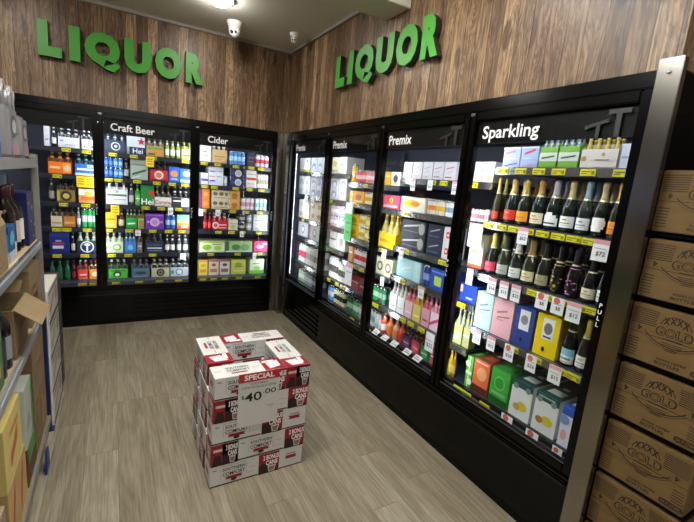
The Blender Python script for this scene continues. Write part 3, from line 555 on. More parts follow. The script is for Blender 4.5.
('R', 1, 2, 'Premix door nearest the corner', 'box', 0.255, 0.389, 0.09950000000000003, 'white pack with grey-blue arch, third column', {'c': 'd8dadc', 'st': 2, 'art': [('e', 0.5, 0.35, 0.36, 0.3, '7a90c0'), ('e', 0.5, 0.22, 0.26, 0.22, 'e4e8ee')]}),
('R', 1, 2, 'Premix door nearest the corner', 'box', 0.399, 0.543, 0.09950000000000003, 'pale pack with maroon end', {'c': 'd4d6da', 'st': 2, 'art': [('e', 0.4, 0.4, 0.3, 0.3, '8898b0'), ('r', 0.8, 0, 1, 1, '784058')]}),
('R', 1, 3, 'Premix door nearest the corner', 'box', -0.029, 0.101, 0.1, 'cream pack with green motif', {'c': 'd8d8cc', 'st': 2, 'art': [('e', 0.5, 0.5, 0.3, 0.25, 'a8b898')]}),
('R', 1, 3, 'Premix door nearest the corner', 'box', 0.112, 0.251, 0.1, 'off-white pack with green print', {'c': 'dcdcd0', 'st': 2, 'art': [('r', 0.2, 0.3, 0.8, 0.45, 'a0a890')]}),
('R', 1, 3, 'Premix door nearest the corner', 'box', 0.291, 0.424, 0.1, 'cream pack with tan motif', {'c': 'dcd4c0', 'st': 2, 'art': [('e', 0.5, 0.5, 0.3, 0.25, 'b89868')]}),
('R', 1, 3, 'Premix door nearest the corner', 'box', 0.433, 0.575, 0.1, 'beige pack with tan motif', {'c': 'dcd0b8', 'st': 2, 'art': [('e', 0.5, 0.5, 0.3, 0.25, 'a88858')]}),
('R', 1, 4, 'Premix door nearest the corner', 'box', -0.01, 0.259, 0.155, 'grey carton with dark badge', {'c': 'b4b6b8', 'art': [('c', 0.5, 0.5, 0.3, '70747a'), ('c', 0.5, 0.5, 0.18, 'd0d2d4')]}),
('R', 1, 4, 'Premix door nearest the corner', 'box', 0.312, 0.575, 0.155, 'pale grey carton with round badge', {'c': 'c4c4c0', 'art': [('c', 0.45, 0.5, 0.3, '8a867c'), ('c', 0.45, 0.5, 0.18, 'dcdcd4')]}),
('R', 1, 5, 'Premix door nearest the corner', 'cans', 0.025, 0.213, 0.215, 'red-banded silver cans', {'c': 'c8ccd2', 'c2': 'c82848', 'nx': 3, 'nz': 1}),
('R', 1, 5, 'Premix door nearest the corner', 'cans', 0.227, 0.415, 0.215, 'white tall cans', {'c': 'dcdcd8', 'c2': 'a8aca8', 'nx': 3, 'nz': 1}),
('R', 1, 5, 'Premix door nearest the corner', 'cans', 0.428, 0.614, 0.215, 'grey and white cans', {'c': 'ccccc4', 'c2': '6a7068', 'nx': 3, 'nz': 1}),
('R', 1, 6, 'Premix door nearest the corner', 'cans', 0.062, 0.236, 0.147, 'pale green cans', {'c': 'a8c09a', 'c2': 'e0e8dc', 'nx': 3, 'nz': 1}),
('R', 1, 6, 'Premix door nearest the corner', 'cans', 0.25, 0.414, 0.147, 'silver and blue cans', {'c': 'a0aab4', 'c2': 'e0e8f0', 'nx': 3, 'nz': 1}),
('R', 1, 6, 'Premix door nearest the corner', 'cans', 0.427, 0.604, 0.147, 'dark grey cans', {'c': '5a6266', 'c2': 'b8c0c4', 'nx': 3, 'nz': 1}),
('R', 1, 1, 'left part of the second Premix door', 'box', 0.69, 0.845, 0.15, 'white and yellow pack', {'c': 'e4e2d0', 'art': [('e', 0.5, 0.6, 0.3, 0.2, 'd8c868'), ('r', 0.1, 0.1, 0.9, 0.2, '98a080')]}),
('R', 1, 1, 'left part of the second Premix door', 'box', 0.855, 0.999, 0.15, 'white pack with grey print', {'c': 'dadad8', 'art': [('r', 0.15, 0.5, 0.85, 0.62, '9098a0'), ('e', 0.5, 0.25, 0.3, 0.12, 'd8d890')]}),
('R', 1, 2, 'left part of the second Premix door', 'box', 0.721, 0.873, 0.09950000000000003, 'silver patterned pack', {'c': 'c4c6cc', 'st': 2, 'art': [('e', 0.5, 0.5, 0.35, 0.3, '8890a0'), ('e', 0.5, 0.4, 0.2, 0.2, 'e0e0e8')]}),
('R', 1, 2, 'left part of the second Premix door', 'box', 0.888, 1.033, 0.09950000000000003, 'silver pack with purple motif', {'c': 'c8c6cc', 'st': 2, 'art': [('e', 0.5, 0.5, 0.35, 0.3, '9a8898'), ('e', 0.5, 0.4, 0.2, 0.2, 'e4e0e8')]}),
('R', 1, 3, 'left part of the second Premix door', 'cans', 0.745, 0.913, 0.21, 'grey-pink can stack', {'c': 'b8a8b0', 'c2': 'e0dce0', 'nx': 3, 'nz': 2}),
('R', 1, 3, 'left part of the second Premix door', 'cans', 0.923, 1.069, 0.21, 'silver-blue can stack', {'c': 'a8b0bc', 'c2': 'dadee4', 'nx': 3, 'nz': 2}),
('R', 1, 4, 'left part of the second Premix door', 'box', 0.78, 0.928, 0.155, 'white-grey carton with dark text', {'c': 'd0ccc8', 'art': [('r', 0.1, 0.5, 0.9, 0.6, '6a6464')]}),
('R', 1, 4, 'left part of the second Premix door', 'box', 0.941, 1.096, 0.155, 'white carton with grey disc', {'c': 'dcd8d4', 'art': [('c', 0.5, 0.5, 0.25, '908a88')]}),
('R', 1, 5, 'left part of the second Premix door', 'cans', 0.799, 0.981, 0.215, 'white and black cans', {'c': 'dadad6', 'c2': '3a3a3a', 'nx': 4, 'nz': 1}),
('R', 1, 5, 'left part of the second Premix door', 'cans', 0.991, 1.139, 0.188, 'cream and black cans', {'c': 'd8d8cc', 'c2': '48463e', 'nx': 3, 'nz': 1}),
('R', 1, 6, 'left part of the second Premix door', 'cans', 0.816, 0.936, 0.147, 'blue and white cans', {'c': '6a98d0', 'c2': 'e0e8f0', 'nx': 2, 'nz': 1}),
('R', 1, 6, 'left part of the second Premix door', 'cans', 0.947, 1.16, 0.147, 'cream yellow cans with black bands', {'c': 'd8d8b0', 'c2': '2a2a28', 'nx': 4, 'nz': 1}),
('R', 2, 1, 'second Premix door', 'cans', 1.048, 1.147, 0.155, 'yellow tall can pair', {'c': 'ecc840', 'c2': 'f4e8b0', 'nx': 2, 'nz': 1}),
('R', 2, 1, 'second Premix door', 'cans', 1.164, 1.331, 0.105, 'coral red cans', {'c': 'd86068', 'c2': 'f0c8c8', 'nx': 3, 'nz': 1}),
('R', 2, 1, 'second Premix door', 'cans', 1.339, 1.478, 0.105, 'pink and white cans', {'c': 'd88a90', 'c2': 'f0e0e0', 'nx': 3, 'nz': 1}),
('R', 2, 2, 'second Premix door', 'box', 1.066, 1.16, 0.1, 'pale yellow pack', {'c': 'ecd078', 'art': [('r', 0.2, 0.4, 0.8, 0.5, 'c89838')]}),
('R', 2, 2, 'second Premix door', 'box', 1.169, 1.338, 0.1, 'orange yellow carton', {'c': 'e8a828', 'art': [('e', 0.5, 0.5, 0.3, 0.25, 'b86818'), ('r', 0.1, 0.1, 0.9, 0.2, 'f8dc90')]}),
('R', 2, 2, 'second Premix door', 'cans', 1.35, 1.464, 0.1, 'cream and yellow cans', {'c': 'e0d8a8', 'c2': 'c8a030', 'nx': 3, 'nz': 1}),
('R', 2, 3, 'second Premix door', 'box', 1.143, 1.294, 0.103, 'bright yellow carton with dark motif', {'c': 'f0c418', 'st': 2, 'art': [('e', 0.5, 0.5, 0.28, 0.25, 'b88810'), ('r', 0.1, 0.1, 0.9, 0.18, '906a10')]}),
('R', 2, 3, 'second Premix door', 'cans', 1.302, 1.402, 0.22, 'white and yellow can stack', {'c': 'e4d8b8', 'c2': 'd8a828', 'nx': 2, 'nz': 2}),
('R', 2, 3, 'second Premix door', 'cans', 1.41, 1.52, 0.22, 'olive yellow can stack', {'c': 'c8b848', 'c2': 'e4dca0', 'nx': 3, 'nz': 2}),
('R', 2, 4, 'second Premix door', 'box', 1.173, 1.246, 0.135, 'amber cocktail box', {'c': 'c89040'}),
('R', 2, 4, 'second Premix door', 'cans', 1.255, 1.392, 0.135, 'silver cans with red base band', {'c': 'd8d4d4', 'c2': 'c82838', 'nx': 3, 'nz': 1}),
('R', 2, 4, 'second Premix door', 'cans', 1.401, 1.545, 0.135, 'grey and red cans', {'c': 'c4c0c0', 'c2': 'a82838', 'nx': 3, 'nz': 1}),
('R', 2, 5, 'second Premix door', 'cans', 1.139, 1.251, 0.133, 'red and white cans', {'c': 'd83838', 'c2': 'f0dcd8', 'nx': 2, 'nz': 1}),
('R', 2, 5, 'second Premix door', 'box', 1.264, 1.392, 0.133, 'dark red carton', {'c': '8a2830', 'art': [('r', 0.1, 0.5, 0.9, 0.62, 'd89890')]}),
('R', 2, 5, 'second Premix door', 'box', 1.401, 1.54, 0.133, 'black and red carton', {'c': '582028', 'art': [('r', 0.1, 0.4, 0.9, 0.5, 'c87070')]}),
('R', 2, 6, 'second Premix door', 'cans', 1.208, 1.31, 0.144, 'dark green cans', {'c': '2a6a4a', 'c2': 'a8c8a8', 'nx': 2, 'nz': 1}),
('R', 2, 6, 'second Premix door', 'cans', 1.319, 1.415, 0.144, 'green and silver cans', {'c': '4a9a6a', 'c2': 'c8d8cc', 'nx': 2, 'nz': 1}),
('R', 2, 6, 'second Premix door', 'cans', 1.424, 1.524, 0.144, 'pink-grey cans', {'c': 'b88888', 'c2': 'e0d0d0', 'nx': 2, 'nz': 1}),
('R', 2, 1, 'left part of the third Premix door', 'box', 1.614, 1.702, 0.1, 'orange yellow pack', {'c': 'eeb030', 'art': [('r', 0.1, 0.6, 0.9, 0.75, 'f8e0a0')]}),
('R', 2, 1, 'left part of the third Premix door', 'box', 1.711, 1.823, 0.1, 'white pack with round dark face', {'c': 'e0e0d4', 'art': [('c', 0.5, 0.5, 0.3, '3a3a3c'), ('r', 0.1, 0.08, 0.9, 0.18, 'c8b858')]}),
('R', 2, 2, 'left part of the third Premix door', 'box', 1.639, 1.849, 0.1, 'pink-red carton with yellow disc', {'c': 'd84a68', 'art': [('c', 0.5, 0.6, 0.24, 'f0c838'), ('c', 0.5, 0.6, 0.12, 'e87830'), ('r', 0.1, 0.1, 0.9, 0.25, 'f4c0c8')]}),
('R', 2, 3, 'left part of the third Premix door', 'six', 1.639, 1.882, 0.264, 'yellow carrier of yellow-capped bottles', {'c': 'f2c81c', 'ch': 0.42, 'g': 'b8a050', 'cap': 'f0c830', 'lab': 'd8c878', 'art': [('r', 0.1, 0.4, 0.9, 0.6, 'd09810')]}),
('R', 2, 4, 'left part of the third Premix door', 'box', 1.643, 1.75, 0.135, 'cream pack with round eye print', {'c': 'dcdcbc', 'art': [('c', 0.5, 0.5, 0.3, '6a6a5a'), ('c', 0.5, 0.5, 0.16, 'dcdcc8')]}),
('R', 2, 4, 'left part of the third Premix door', 'box', 1.758, 1.877, 0.135, 'pale green pack with round brown print', {'c': 'd4dcb4', 'art': [('c', 0.5, 0.5, 0.3, '8a5a48'), ('c', 0.5, 0.5, 0.16, 'e4e0d0')]}),
('R', 2, 5, 'left part of the third Premix door', 'cans', 1.595, 1.678, 0.133, 'bright green cans', {'c': '2aa048', 'c2': 'a8e0b0', 'nx': 2, 'nz': 1}),
('R', 2, 5, 'left part of the third Premix door', 'cans', 1.685, 1.779, 0.133, 'dark green cans beside bright green ones', {'c': '2a6a40', 'c2': '88a890', 'nx': 2, 'nz': 1}),
('R', 2, 6, 'left part of the third Premix door', 'cans', 1.581, 1.674, 0.144, 'white slim cans', {'c': 'dce0e0', 'c2': '8ab0b8', 'nx': 2, 'nz': 1}),
('R', 2, 6, 'left part of the third Premix door', 'cans', 1.682, 1.763, 0.144, 'pale grey slim cans', {'c': 'c0c8cc', 'c2': 'e0e4e4', 'nx': 2, 'nz': 1}),
('R', 3, 1, 'third Premix door', 'box', 1.855, 1.948, 0.113, 'white pouch pack with green print', {'c': 'dce4dc', 'art': [('q', 0.15, 0.6, 0.8, 0.72, 0.05, 'a8c8a8'), ('q', 0.2, 0.35, 0.7, 0.5, 0.04, 'c0b8c8'), ('r', 0.1, 0.12, 0.7, 0.18, 'a8c8a8')]}),
('R', 3, 1, 'third Premix door', 'box', 1.958, 2.059, 0.113, 'white pouch pack with rose print', {'c': 'e0dee0', 'art': [('q', 0.15, 0.6, 0.8, 0.72, 0.05, 'd8b0b8'), ('q', 0.2, 0.35, 0.7, 0.5, 0.04, 'c0b8c8'), ('r', 0.1, 0.12, 0.7, 0.18, 'd8b0b8')]}),
('R', 3, 1, 'third Premix door', 'box', 2.069, 2.167, 0.113, 'white pouch pack with grey print', {'c': 'dedee2', 'art': [('q', 0.15, 0.6, 0.8, 0.72, 0.05, 'b0b0c0'), ('q', 0.2, 0.35, 0.7, 0.5, 0.04, 'c0b8c8'), ('r', 0.1, 0.12, 0.7, 0.18, 'b0b0c0')]}),
('R', 3, 1, 'third Premix door', 'box', 2.175, 2.273, 0.113, 'white pouch pack with magenta line', {'c': 'e2dee6', 'art': [('q', 0.15, 0.6, 0.8, 0.72, 0.05, 'c06898'), ('q', 0.2, 0.35, 0.7, 0.5, 0.04, 'c0b8c8'), ('r', 0.1, 0.12, 0.7, 0.18, 'c06898')]}),
('R', 3, 1, 'third Premix door', 'box', 2.281, 2.386, 0.113, 'white pouch pack with red line, rightmost', {'c': 'e4e0e6', 'art': [('q', 0.15, 0.6, 0.8, 0.72, 0.05, 'c84878'), ('q', 0.2, 0.35, 0.7, 0.5, 0.04, 'c0b8c8'), ('r', 0.1, 0.12, 0.7, 0.18, 'c84878')]}),
('R', 3, 2, 'third Premix door', 'box', 1.867, 2.134, 0.1, 'long white carton with yellow splash', {'c': 'e8e4d4', 'art': [('e', 0.45, 0.55, 0.36, 0.26, 'f0c010'), ('e', 0.6, 0.55, 0.18, 0.16, 'e08a18')]}),
('R', 3, 2, 'third Premix door', 'cans', 2.155, 2.236, 0.1, 'orange-banded silver cans', {'c': 'd4ccc4', 'c2': 'd88030', 'nx': 3, 'nz': 1}),
('R', 3, 2, 'third Premix door', 'cans', 2.241, 2.322, 0.1, 'yellow-banded silver cans', {'c': 'd8d0c0', 'c2': 'd8a838', 'nx': 3, 'nz': 1}),
('R', 3, 2, 'third Premix door', 'cans', 2.331, 2.413, 0.1, 'white cans with blue base', {'c': 'dce0e4', 'c2': '8898b8', 'nx': 3, 'nz': 1}),
('R', 3, 3, 'third Premix door', 'box', 1.911, 2.174, 0.103, 'charcoal carton with white script', {'c': '30343e', 'd': 0.26, 'st': 2, 'art': [('q', 0.08, 0.5, 0.75, 0.75, 0.12, 'c8ccd8'), ('r', 0.1, 0.2, 0.7, 0.26, '6a7088'), ('e', 0.85, 0.5, 0.12, 0.4, 'a8a8a4')]}),
('R', 3, 3, 'third Premix door', 'box', 2.2, 2.345, 0.103, 'dark navy carton with white script', {'c': '2a3042', 'd': 0.26, 'st': 2, 'art': [('q', 0.15, 0.5, 0.8, 0.75, 0.08, 'b0b4c4'), ('r', 0.1, 0.2, 0.8, 0.28, '58607a')]}),
('R', 3, 3, 'third Premix door', 'box', 2.354, 2.437, 0.103, 'white carton with red square', {'c': 'd8d4d8', 'st': 2, 'art': [('r', 0.3, 0.3, 0.7, 0.7, 'c83848'), ('r', 0.42, 0.42, 0.58, 0.58, 'f0e0e0')]}),
('R', 3, 4, 'third Premix door', 'box', 1.901, 2.172, 0.142, 'long pale teal carton', {'c': '9ccad0', 'd': 0.28, 'art': [('q', 0.2, 0.4, 0.6, 0.62, 0.1, 'e8f4f4'), ('r', 0.75, 0, 1, 1, 'b8dce0')]}),
('R', 3, 4, 'third Premix door', 'cans', 2.194, 2.262, 0.142, 'navy blue can pair', {'c': '2a3c88', 'c2': '8898d0', 'nx': 2, 'nz': 1}),
('R', 3, 4, 'third Premix door', 'box', 2.273, 2.424, 0.142, 'royal blue carton with lime panel', {'c': '2a4aa0', 'd': 0.25, 'art': [('r', 0.3, 0.2, 0.75, 0.65, 'b0cc58'), ('r', 0.1, 0.8, 0.9, 0.88, '6a88d8')]}),
('R', 3, 5, 'third Premix door', 'six', 1.856, 1.948, 0.232, 'white carrier of gold-capped bottles', {'c': 'dcdce0', 'n': 2, 'g': 'd0ccc4', 'cap': 'c8a468', 'lab': 'e0dcd8'}),
('R', 3, 5, 'third Premix door', 'six', 1.95, 2.042, 0.232, 'off-white carrier of gold-capped bottles', {'c': 'dce0dc', 'n': 2, 'g': 'd0ccc0', 'cap': 'c8a060', 'lab': 'e0d8d0', 'art': [('r', 0.2, 0.3, 0.8, 0.36, 'b8b8b0')]}),
('R', 3, 5, 'third Premix door', 'six', 2.044, 2.136, 0.232, 'rose pink carrier of pink bottles', {'c': 'dcb0b8', 'n': 2, 'g': 'c85a68', 'cap': 'c0a070', 'lab': 'e0a0a8', 'art': [('r', 0.2, 0.3, 0.8, 0.4, 'f0dce0')]}),
('R', 3, 5, 'third Premix door', 'six', 2.138, 2.23, 0.232, 'mustard yellow carrier of amber bottles', {'c': 'd0c060', 'n': 2, 'g': 'c88a20', 'cap': 'b09060', 'lab': 'e0b840', 'art': [('r', 0.2, 0.3, 0.8, 0.4, 'f0e8b0')]}),
('R', 3, 5, 'third Premix door', 'six', 2.232, 2.324, 0.232, 'blush carrier of pink bottles', {'c': 'd8a0b0', 'n': 2, 'g': 'b85060', 'cap': '787078', 'lab': 'd890a0', 'art': [('r', 0.2, 0.3, 0.8, 0.42, 'a04058')]}),
('R', 3, 5, 'third Premix door', 'six', 2.326, 2.418, 0.232, 'white and magenta carrier of pink bottles', {'c': 'e4ccd8', 'n': 2, 'g': 'c88098', 'cap': '88808a', 'lab': 'e0b0c0', 'art': [('q', 0, 0.3, 1, 0.7, 0.18, 'd03878')]}),
('R', 3, 6, 'third Premix door', 'beer', 1.748, 1.824, 0.166, 'orange fruit drink bottle with white label', {'g': 'e05830', 'cap': 'd8d0d0', 'lab': 'f0dcd4'}),
('R', 3, 6, 'third Premix door', 'beer', 1.841, 1.903, 0.166, 'orange fruit drink bottle', {'g': 'e08850', 'cap': 'e0d8d0', 'lab': 'e87830'}),
('R', 3, 6, 'third Premix door', 'beer', 1.92, 1.982, 0.166, 'pale orange fruit drink bottle', {'g': 'e0b090', 'cap': 'e0d8d0', 'lab': 'e0844a'}),
('R', 3, 6, 'third Premix door', 'beer', 1.994, 2.051, 0.166, 'red fruit drink bottle', {'g': 'd05048', 'cap': 'd8d0d0', 'lab': 'd83838'}),
('R', 3, 6, 'third Premix door', 'six', 2.064, 2.159, 0.166, 'purple carrier with round badge', {'c': '5a3058', 'n': 2, 'g': '28201e', 'cap': 'c8ccd0', 'lab': '4a2848', 'art': [('c', 0.5, 0.45, 0.34, '7a4a78'), ('r', 0.2, 0.4, 0.8, 0.48, 'd8c0d4')]}),
('R', 3, 6, 'third Premix door', 'six', 2.168, 2.261, 0.166, 'crimson carrier with round badge', {'c': 'c03850', 'n': 2, 'g': '28201e', 'cap': 'c8ccd0', 'lab': 'a03848', 'art': [('c', 0.5, 0.45, 0.34, 'd86a78'), ('r', 0.2, 0.4, 0.8, 0.48, 'f0d0d4')]}),
('R', 3, 6, 'third Premix door', 'six', 2.269, 2.363, 0.166, 'emerald carrier with round badge', {'c': '2a8848', 'n': 2, 'g': '1c2a1e', 'cap': 'c8ccd0', 'lab': '3a8a50', 'art': [('c', 0.5, 0.45, 0.34, '5ab078'), ('r', 0.2, 0.4, 0.8, 0.48, 'd8f0dc')]}),
('R', 3, 6, 'third Premix door', 'six', 2.371, 2.453, 0.166, 'salmon carrier of fruit drinks', {'c': 'd86858', 'n': 2, 'g': 'a84838', 'cap': 'c8c8c8', 'lab': 'e0a090'}),
('R', 3, 1, 'left part of the Sparkling door', 'box', 2.53, 2.591, 0.113, 'white carton with grey lines', {'c': 'dce0e0', 'art': [('r', 0.2, 0.6, 0.8, 0.66, 'a8b8b8')]}),
('R', 3, 1, 'left part of the Sparkling door', 'box', 2.597, 2.679, 0.113, 'white carton with yellow flower', {'c': 'e4e4dc', 'art': [('c', 0.65, 0.2, 0.1, 'e8b828'), ('r', 0.2, 0.6, 0.7, 0.66, 'c0b890')]}),
('R', 3, 2, 'left part of the Sparkling door', 'cans', 2.555, 2.614, 0.075, 'rose and white cans', {'c': 'e0ccd0', 'c2': 'c88a94', 'nx': 2, 'nz': 1}),
('R', 3, 2, 'left part of the Sparkling door', 'cans', 2.617, 2.67, 0.075, 'white and rose cans, second pack', {'c': 'e8e0e0', 'c2': 'b07a80', 'nx': 2, 'nz': 1}),
('R', 3, 2, 'left part of the Sparkling door', 'cans', 2.674, 2.72, 0.08, 'white cans with pink base', {'c': 'ece4e4', 'c2': 'd8a0a8', 'nx': 2, 'nz': 1}),
('R', 3, 3, 'left part of the Sparkling door', 'box', 2.586, 2.692, 0.2, 'tall cream carton with yellow flower', {'c': 'e8e4d0', 'art': [('c', 0.4, 0.75, 0.11, 'e0c048'), ('r', 0.2, 0.45, 0.7, 0.52, 'c8b880'), ('r', 0, 0.0, 1, 0.1, 'd87050')]}),
('R', 3, 4, 'left part of the Sparkling door', 'box', 2.558, 2.688, 0.11, 'cobalt blue carton with white print', {'c': '2448b0', 'art': [('r', 0.0, 0.5, 0.15, 0.9, 'e8b088'), ('r', 0.4, 0.2, 0.8, 0.3, 'b8c8f0')]}),
('R', 3, 5, 'left part of the Sparkling door', 'six', 2.559, 2.637, 0.232, 'lime carrier of clear bottles', {'c': 'c0c878', 'n': 2, 'g': 'b8c0a8', 'cap': 'd8dcd0', 'lab': 'd0d4a8', 'art': [('r', 0.2, 0.2, 0.8, 0.6, 'e0e4c0')]}),
('R', 3, 5, 'left part of the Sparkling door', 'six', 2.642, 2.707, 0.232, 'olive carrier of clear bottles', {'c': 'a8ac6a', 'n': 2, 'g': 'b0b8a0', 'cap': 'd0d4c8', 'lab': 'c8cca0'}),
('R', 3, 6, 'left part of the Sparkling door', 'beer', 2.539, 2.575, 0.166, 'yellow drink bottle', {'g': 'e0c020', 'cap': 'd8d8c8', 'lab': 'e8d840'}),
('R', 3, 6, 'left part of the Sparkling door', 'beer', 2.577, 2.604, 0.166, 'amber drink bottle', {'g': 'c88a20', 'cap': 'd8d0c0', 'lab': 'e0c060'}),
('R', 4, 1, 'Sparkling door', 'box', 2.727, 2.833, 0.102, 'sky blue and lilac pack', {'c': 'b4c8ec', 'd': 0.2, 'art': [('q', 0.1, 0.05, 0.9, 0.2, 0.1, '8a78d0'), ('q', 0.1, 0.7, 0.7, 0.8, 0.12, 'd090b8'), ('r', 0.2, 0.4, 0.8, 0.45, 'f0f4fa'), ('r', 0.0, 0.9, 1, 1, 'f0eef4')]}),
('R', 4, 1, 'Sparkling door', 'box', 2.838, 2.94, 0.102, 'sky blue and rose pack', {'c': 'b4c8ec', 'd': 0.2, 'art': [('q', 0.2, 0.66, 0.8, 0.85, 0.12, 'd85870'), ('r', 0.15, 0.4, 0.7, 0.45, 'f0f4fa'), ('q', 0.1, 0.05, 0.9, 0.15, 0.1, 'c8b0e0'), ('r', 0.0, 0.92, 1, 1, 'f0eef4')]}),
('R', 4, 1, 'Sparkling door', 'six', 2.945, 3.042, 0.148, 'leaf green and white carrier', {'c': '84b848', 'ch': 0.66, 'g': '8a98ac', 'cap': 'a8b8cc', 'lab': 'c0c8d8', 'art': [('r', 0, 0.3, 1, 0.72, 'dce8d4'), ('q', 0.15, 0.45, 0.85, 0.55, 0.08, '5a6a50')]}),
('R', 4, 1, 'Sparkling door', 'six', 3.046, 3.148, 0.148, 'leaf green and white carrier, right of its twin', {'c': '84b848', 'ch': 0.66, 'g': '8a98ac', 'cap': 'a8b8cc', 'lab': 'c0c8d8', 'art': [('r', 0, 0.3, 1, 0.72, 'dce8d4'), ('q', 0.15, 0.45, 0.85, 0.55, 0.08, '5a6a50')]}),
('R', 4, 1, 'Sparkling door', 'six', 3.155, 3.318, 0.13, 'cream carrier of gold-foiled minis', {'c': 'e4dcd0', 'ch': 0.62, 'n': 4, 'g': 'c8b050', 'cap': 'e0cc70', 'lab': 'c8b458', 'art': [('c', 0.1, 0.5, 0.14, 'b89868'), ('c', 0.62, 0.72, 0.09, 'b8a080'), ('r', 0.42, 0.4, 0.8, 0.45, 'a89070')]}),
('R', 4, 1, 'Sparkling door', 'box', 3.326, 3.387, 0.1, 'pale blue-white pack', {'c': 'dfe4ee', 'd': 0.2, 'art': [('r', 0.1, 0.4, 0.8, 0.5, 'a8b8d0')]}),
('R', 4, 2, 'Sparkling door', 'spk', 2.674, 2.738, 0.243, 'bottle with orange-red script and gold foil', {'g': '3a3420', 'foil': 'd8c070', 'lab': 'd84828', 'ls': 'b'}),
('R', 4, 2, 'Sparkling door', 'spk', 2.766, 2.845, 0.243, 'bottle with red label and gold foil', {'g': '16201a', 'foil': 'e0c878', 'lab': 'd8382c'}),
('R', 4, 2, 'Sparkling door', 'spk', 2.848, 2.92, 0.243, 'bottle with amber label and gold foil', {'g': '16201a', 'foil': 'e0c468', 'lab': 'f0a020'}),
('R', 4, 2, 'Sparkling door', 'spk', 2.932, 3.007, 0.243, 'bottle with cream label and bronze foil', {'g': '16201a', 'foil': 'd8a860', 'lab': 'e8dcc0'}),
('R', 4, 2, 'Sparkling door', 'spk', 3.013, 3.089, 0.243, 'bottle with white pointed label and silver foil', {'g': '16201a', 'foil': 'c0c0c8', 'lab': 'eef0f2', 'ls': 'p'}),
('R', 4, 2, 'Sparkling door', 'spk', 3.096, 3.17, 0.243, 'bottle with white label and gold foil', {'g': '16201a', 'foil': 'd8c888', 'lab': 'eef0ee'}),
('R', 4, 2, 'Sparkling door', 'spk', 3.177, 3.243, 0.243, 'bottle with white label and pale blue foil', {'g': '28302c', 'foil': 'a0c0d8', 'lab': 'eceef0', 'wide': 1}),
('R', 4, 2, 'Sparkling door', 'spk', 3.25, 3.314, 0.243, 'bottle with white shield label and champagne foil', {'g': '16201a', 'foil': 'dcc898', 'lab': 'f4f4f2', 'ls': 'w'}),
('R', 4, 2, 'Sparkling door', 'spk', 3.32, 3.378, 0.243, 'bottle with bright orange label and gold foil', {'g': '2a2a18', 'foil': 'd8a840', 'lab': 'f09018'}),
('R', 4, 3, 'Sparkling door', 'spk', 2.687, 2.768, 0.236, 'bottle with hot pink label and lemon foil', {'g': '16201a', 'foil': 'd8d070', 'lab': 'e0486c'}),
('R', 4, 3, 'Sparkling door', 'spk', 2.775, 2.851, 0.236, 'bottle with silver label and dark green foil', {'g': '2a3428', 'foil': '3a4a3a', 'lab': 'a8b0a8'}),
('R', 4, 3, 'Sparkling door', 'spk', 2.858, 2.932, 0.236, 'bottle with white label and white foil', {'g': '1c221e', 'foil': 'dcdce4', 'lab': 'dce0e0'}),
('R', 4, 3, 'Sparkling door', 'spk', 2.938, 3.014, 0.236, 'bottle with ivory label and gold foil', {'g': '28301c', 'foil': 'c8a860', 'lab': 'e0d8b0'}),
('R', 4, 3, 'Sparkling door', 'spk', 3.023, 3.094, 0.236, 'bottle with khaki label and black foil', {'g': '20241e', 'foil': '1e1e22', 'lab': 'a8a880'}),
('R', 4, 3, 'Sparkling door', 'spk', 3.105, 3.171, 0.236, 'black bottle with yellow splash art', {'g': '141416', 'foil': '18181c', 'lab': 'e0c020', 'ls': 'x'}),
('R', 4, 3, 'Sparkling door', 'spk', 3.184, 3.251, 0.236, 'black bottle with pink splash art', {'g': '141416', 'foil': '2a2428', 'lab': 'd878c0', 'ls': 'x'}),
('R', 4, 3, 'Sparkling door', 'spk', 3.263, 3.33, 0.215, 'black bottle with cream label and black foil', {'g': '141416', 'foil': '1a1a1c', 'lab': 'e4dcc0'}),
('R', 4, 3, 'Sparkling door', 'spk', 3.337, 3.384, 0.236, 'bottle with small white label and amber foil', {'g': '16201a', 'foil': 'c89840', 'lab': 'e8ecf0'}),
('R', 4, 4, 'Sparkling door', 'box', 2.676, 2.817, 0.215, 'mint wine cask box', {'c': 'b8dcd4', 'd': 0.22, 'art': [('q', 0.2, 0.62, 0.7, 0.72, 0.05, '6a8a88'), ('q', 0.25, 0.5, 0.85, 0.58, 0.04, '6a8a88'), ('r', 0.2, 0.44, 0.6, 0.46, '6a8a88')]}),
('R', 4, 4, 'Sparkling door', 'box', 2.82, 2.954, 0.215, 'pink wine cask box', {'c': 'ecb4bc', 'd': 0.22, 'art': [('q', 0.2, 0.62, 0.7, 0.72, 0.05, 'a8707c'), ('q', 0.25, 0.5, 0.85, 0.58, 0.04, 'a8707c'), ('r', 0.2, 0.44, 0.6, 0.46, 'a8707c')]}),
('R', 4, 4, 'Sparkling door', 'box', 2.96, 3.081, 0.215, 'navy wine cask box with white panel', {'c': '2c408c', 'd': 0.22, 'art': [('r', 0.28, 0.42, 0.78, 0.92, 'e4e6ea'), ('e', 0.53, 0.68, 0.18, 0.12, '8a8c90'), ('e', 0.5, 0.18, 0.08, 0.05, '141a30')]}),
('R', 4, 4, 'Sparkling door', 'box', 3.093, 3.218, 0.215, 'yellow wine cask box with white panel', {'c': 'ecd010', 'd': 0.24, 'art': [('r', 0.28, 0.42, 0.78, 0.92, 'ececea'), ('e', 0.53, 0.68, 0.18, 0.14, '707070'), ('r', 0.36, 0.46, 0.7, 0.5, '404040'), ('e', 0.45, 0.18, 0.07, 0.06, '1a1a10')]}),
('R', 4, 4, 'Sparkling door', 'spk', 3.228, 3.294, 0.262, 'tall black bottle with blue beach label', {'g': '121214', 'foil': '141418', 'lab': '8ac4dc', 'ls': 'sea'}),
('R', 4, 4, 'Sparkling door', 'spk', 3.301, 3.365, 0.252, 'black bottle with gold foil and white base label', {'g': '141416', 'foil': 'd8c058', 'lab': 'e8e8e0'}),
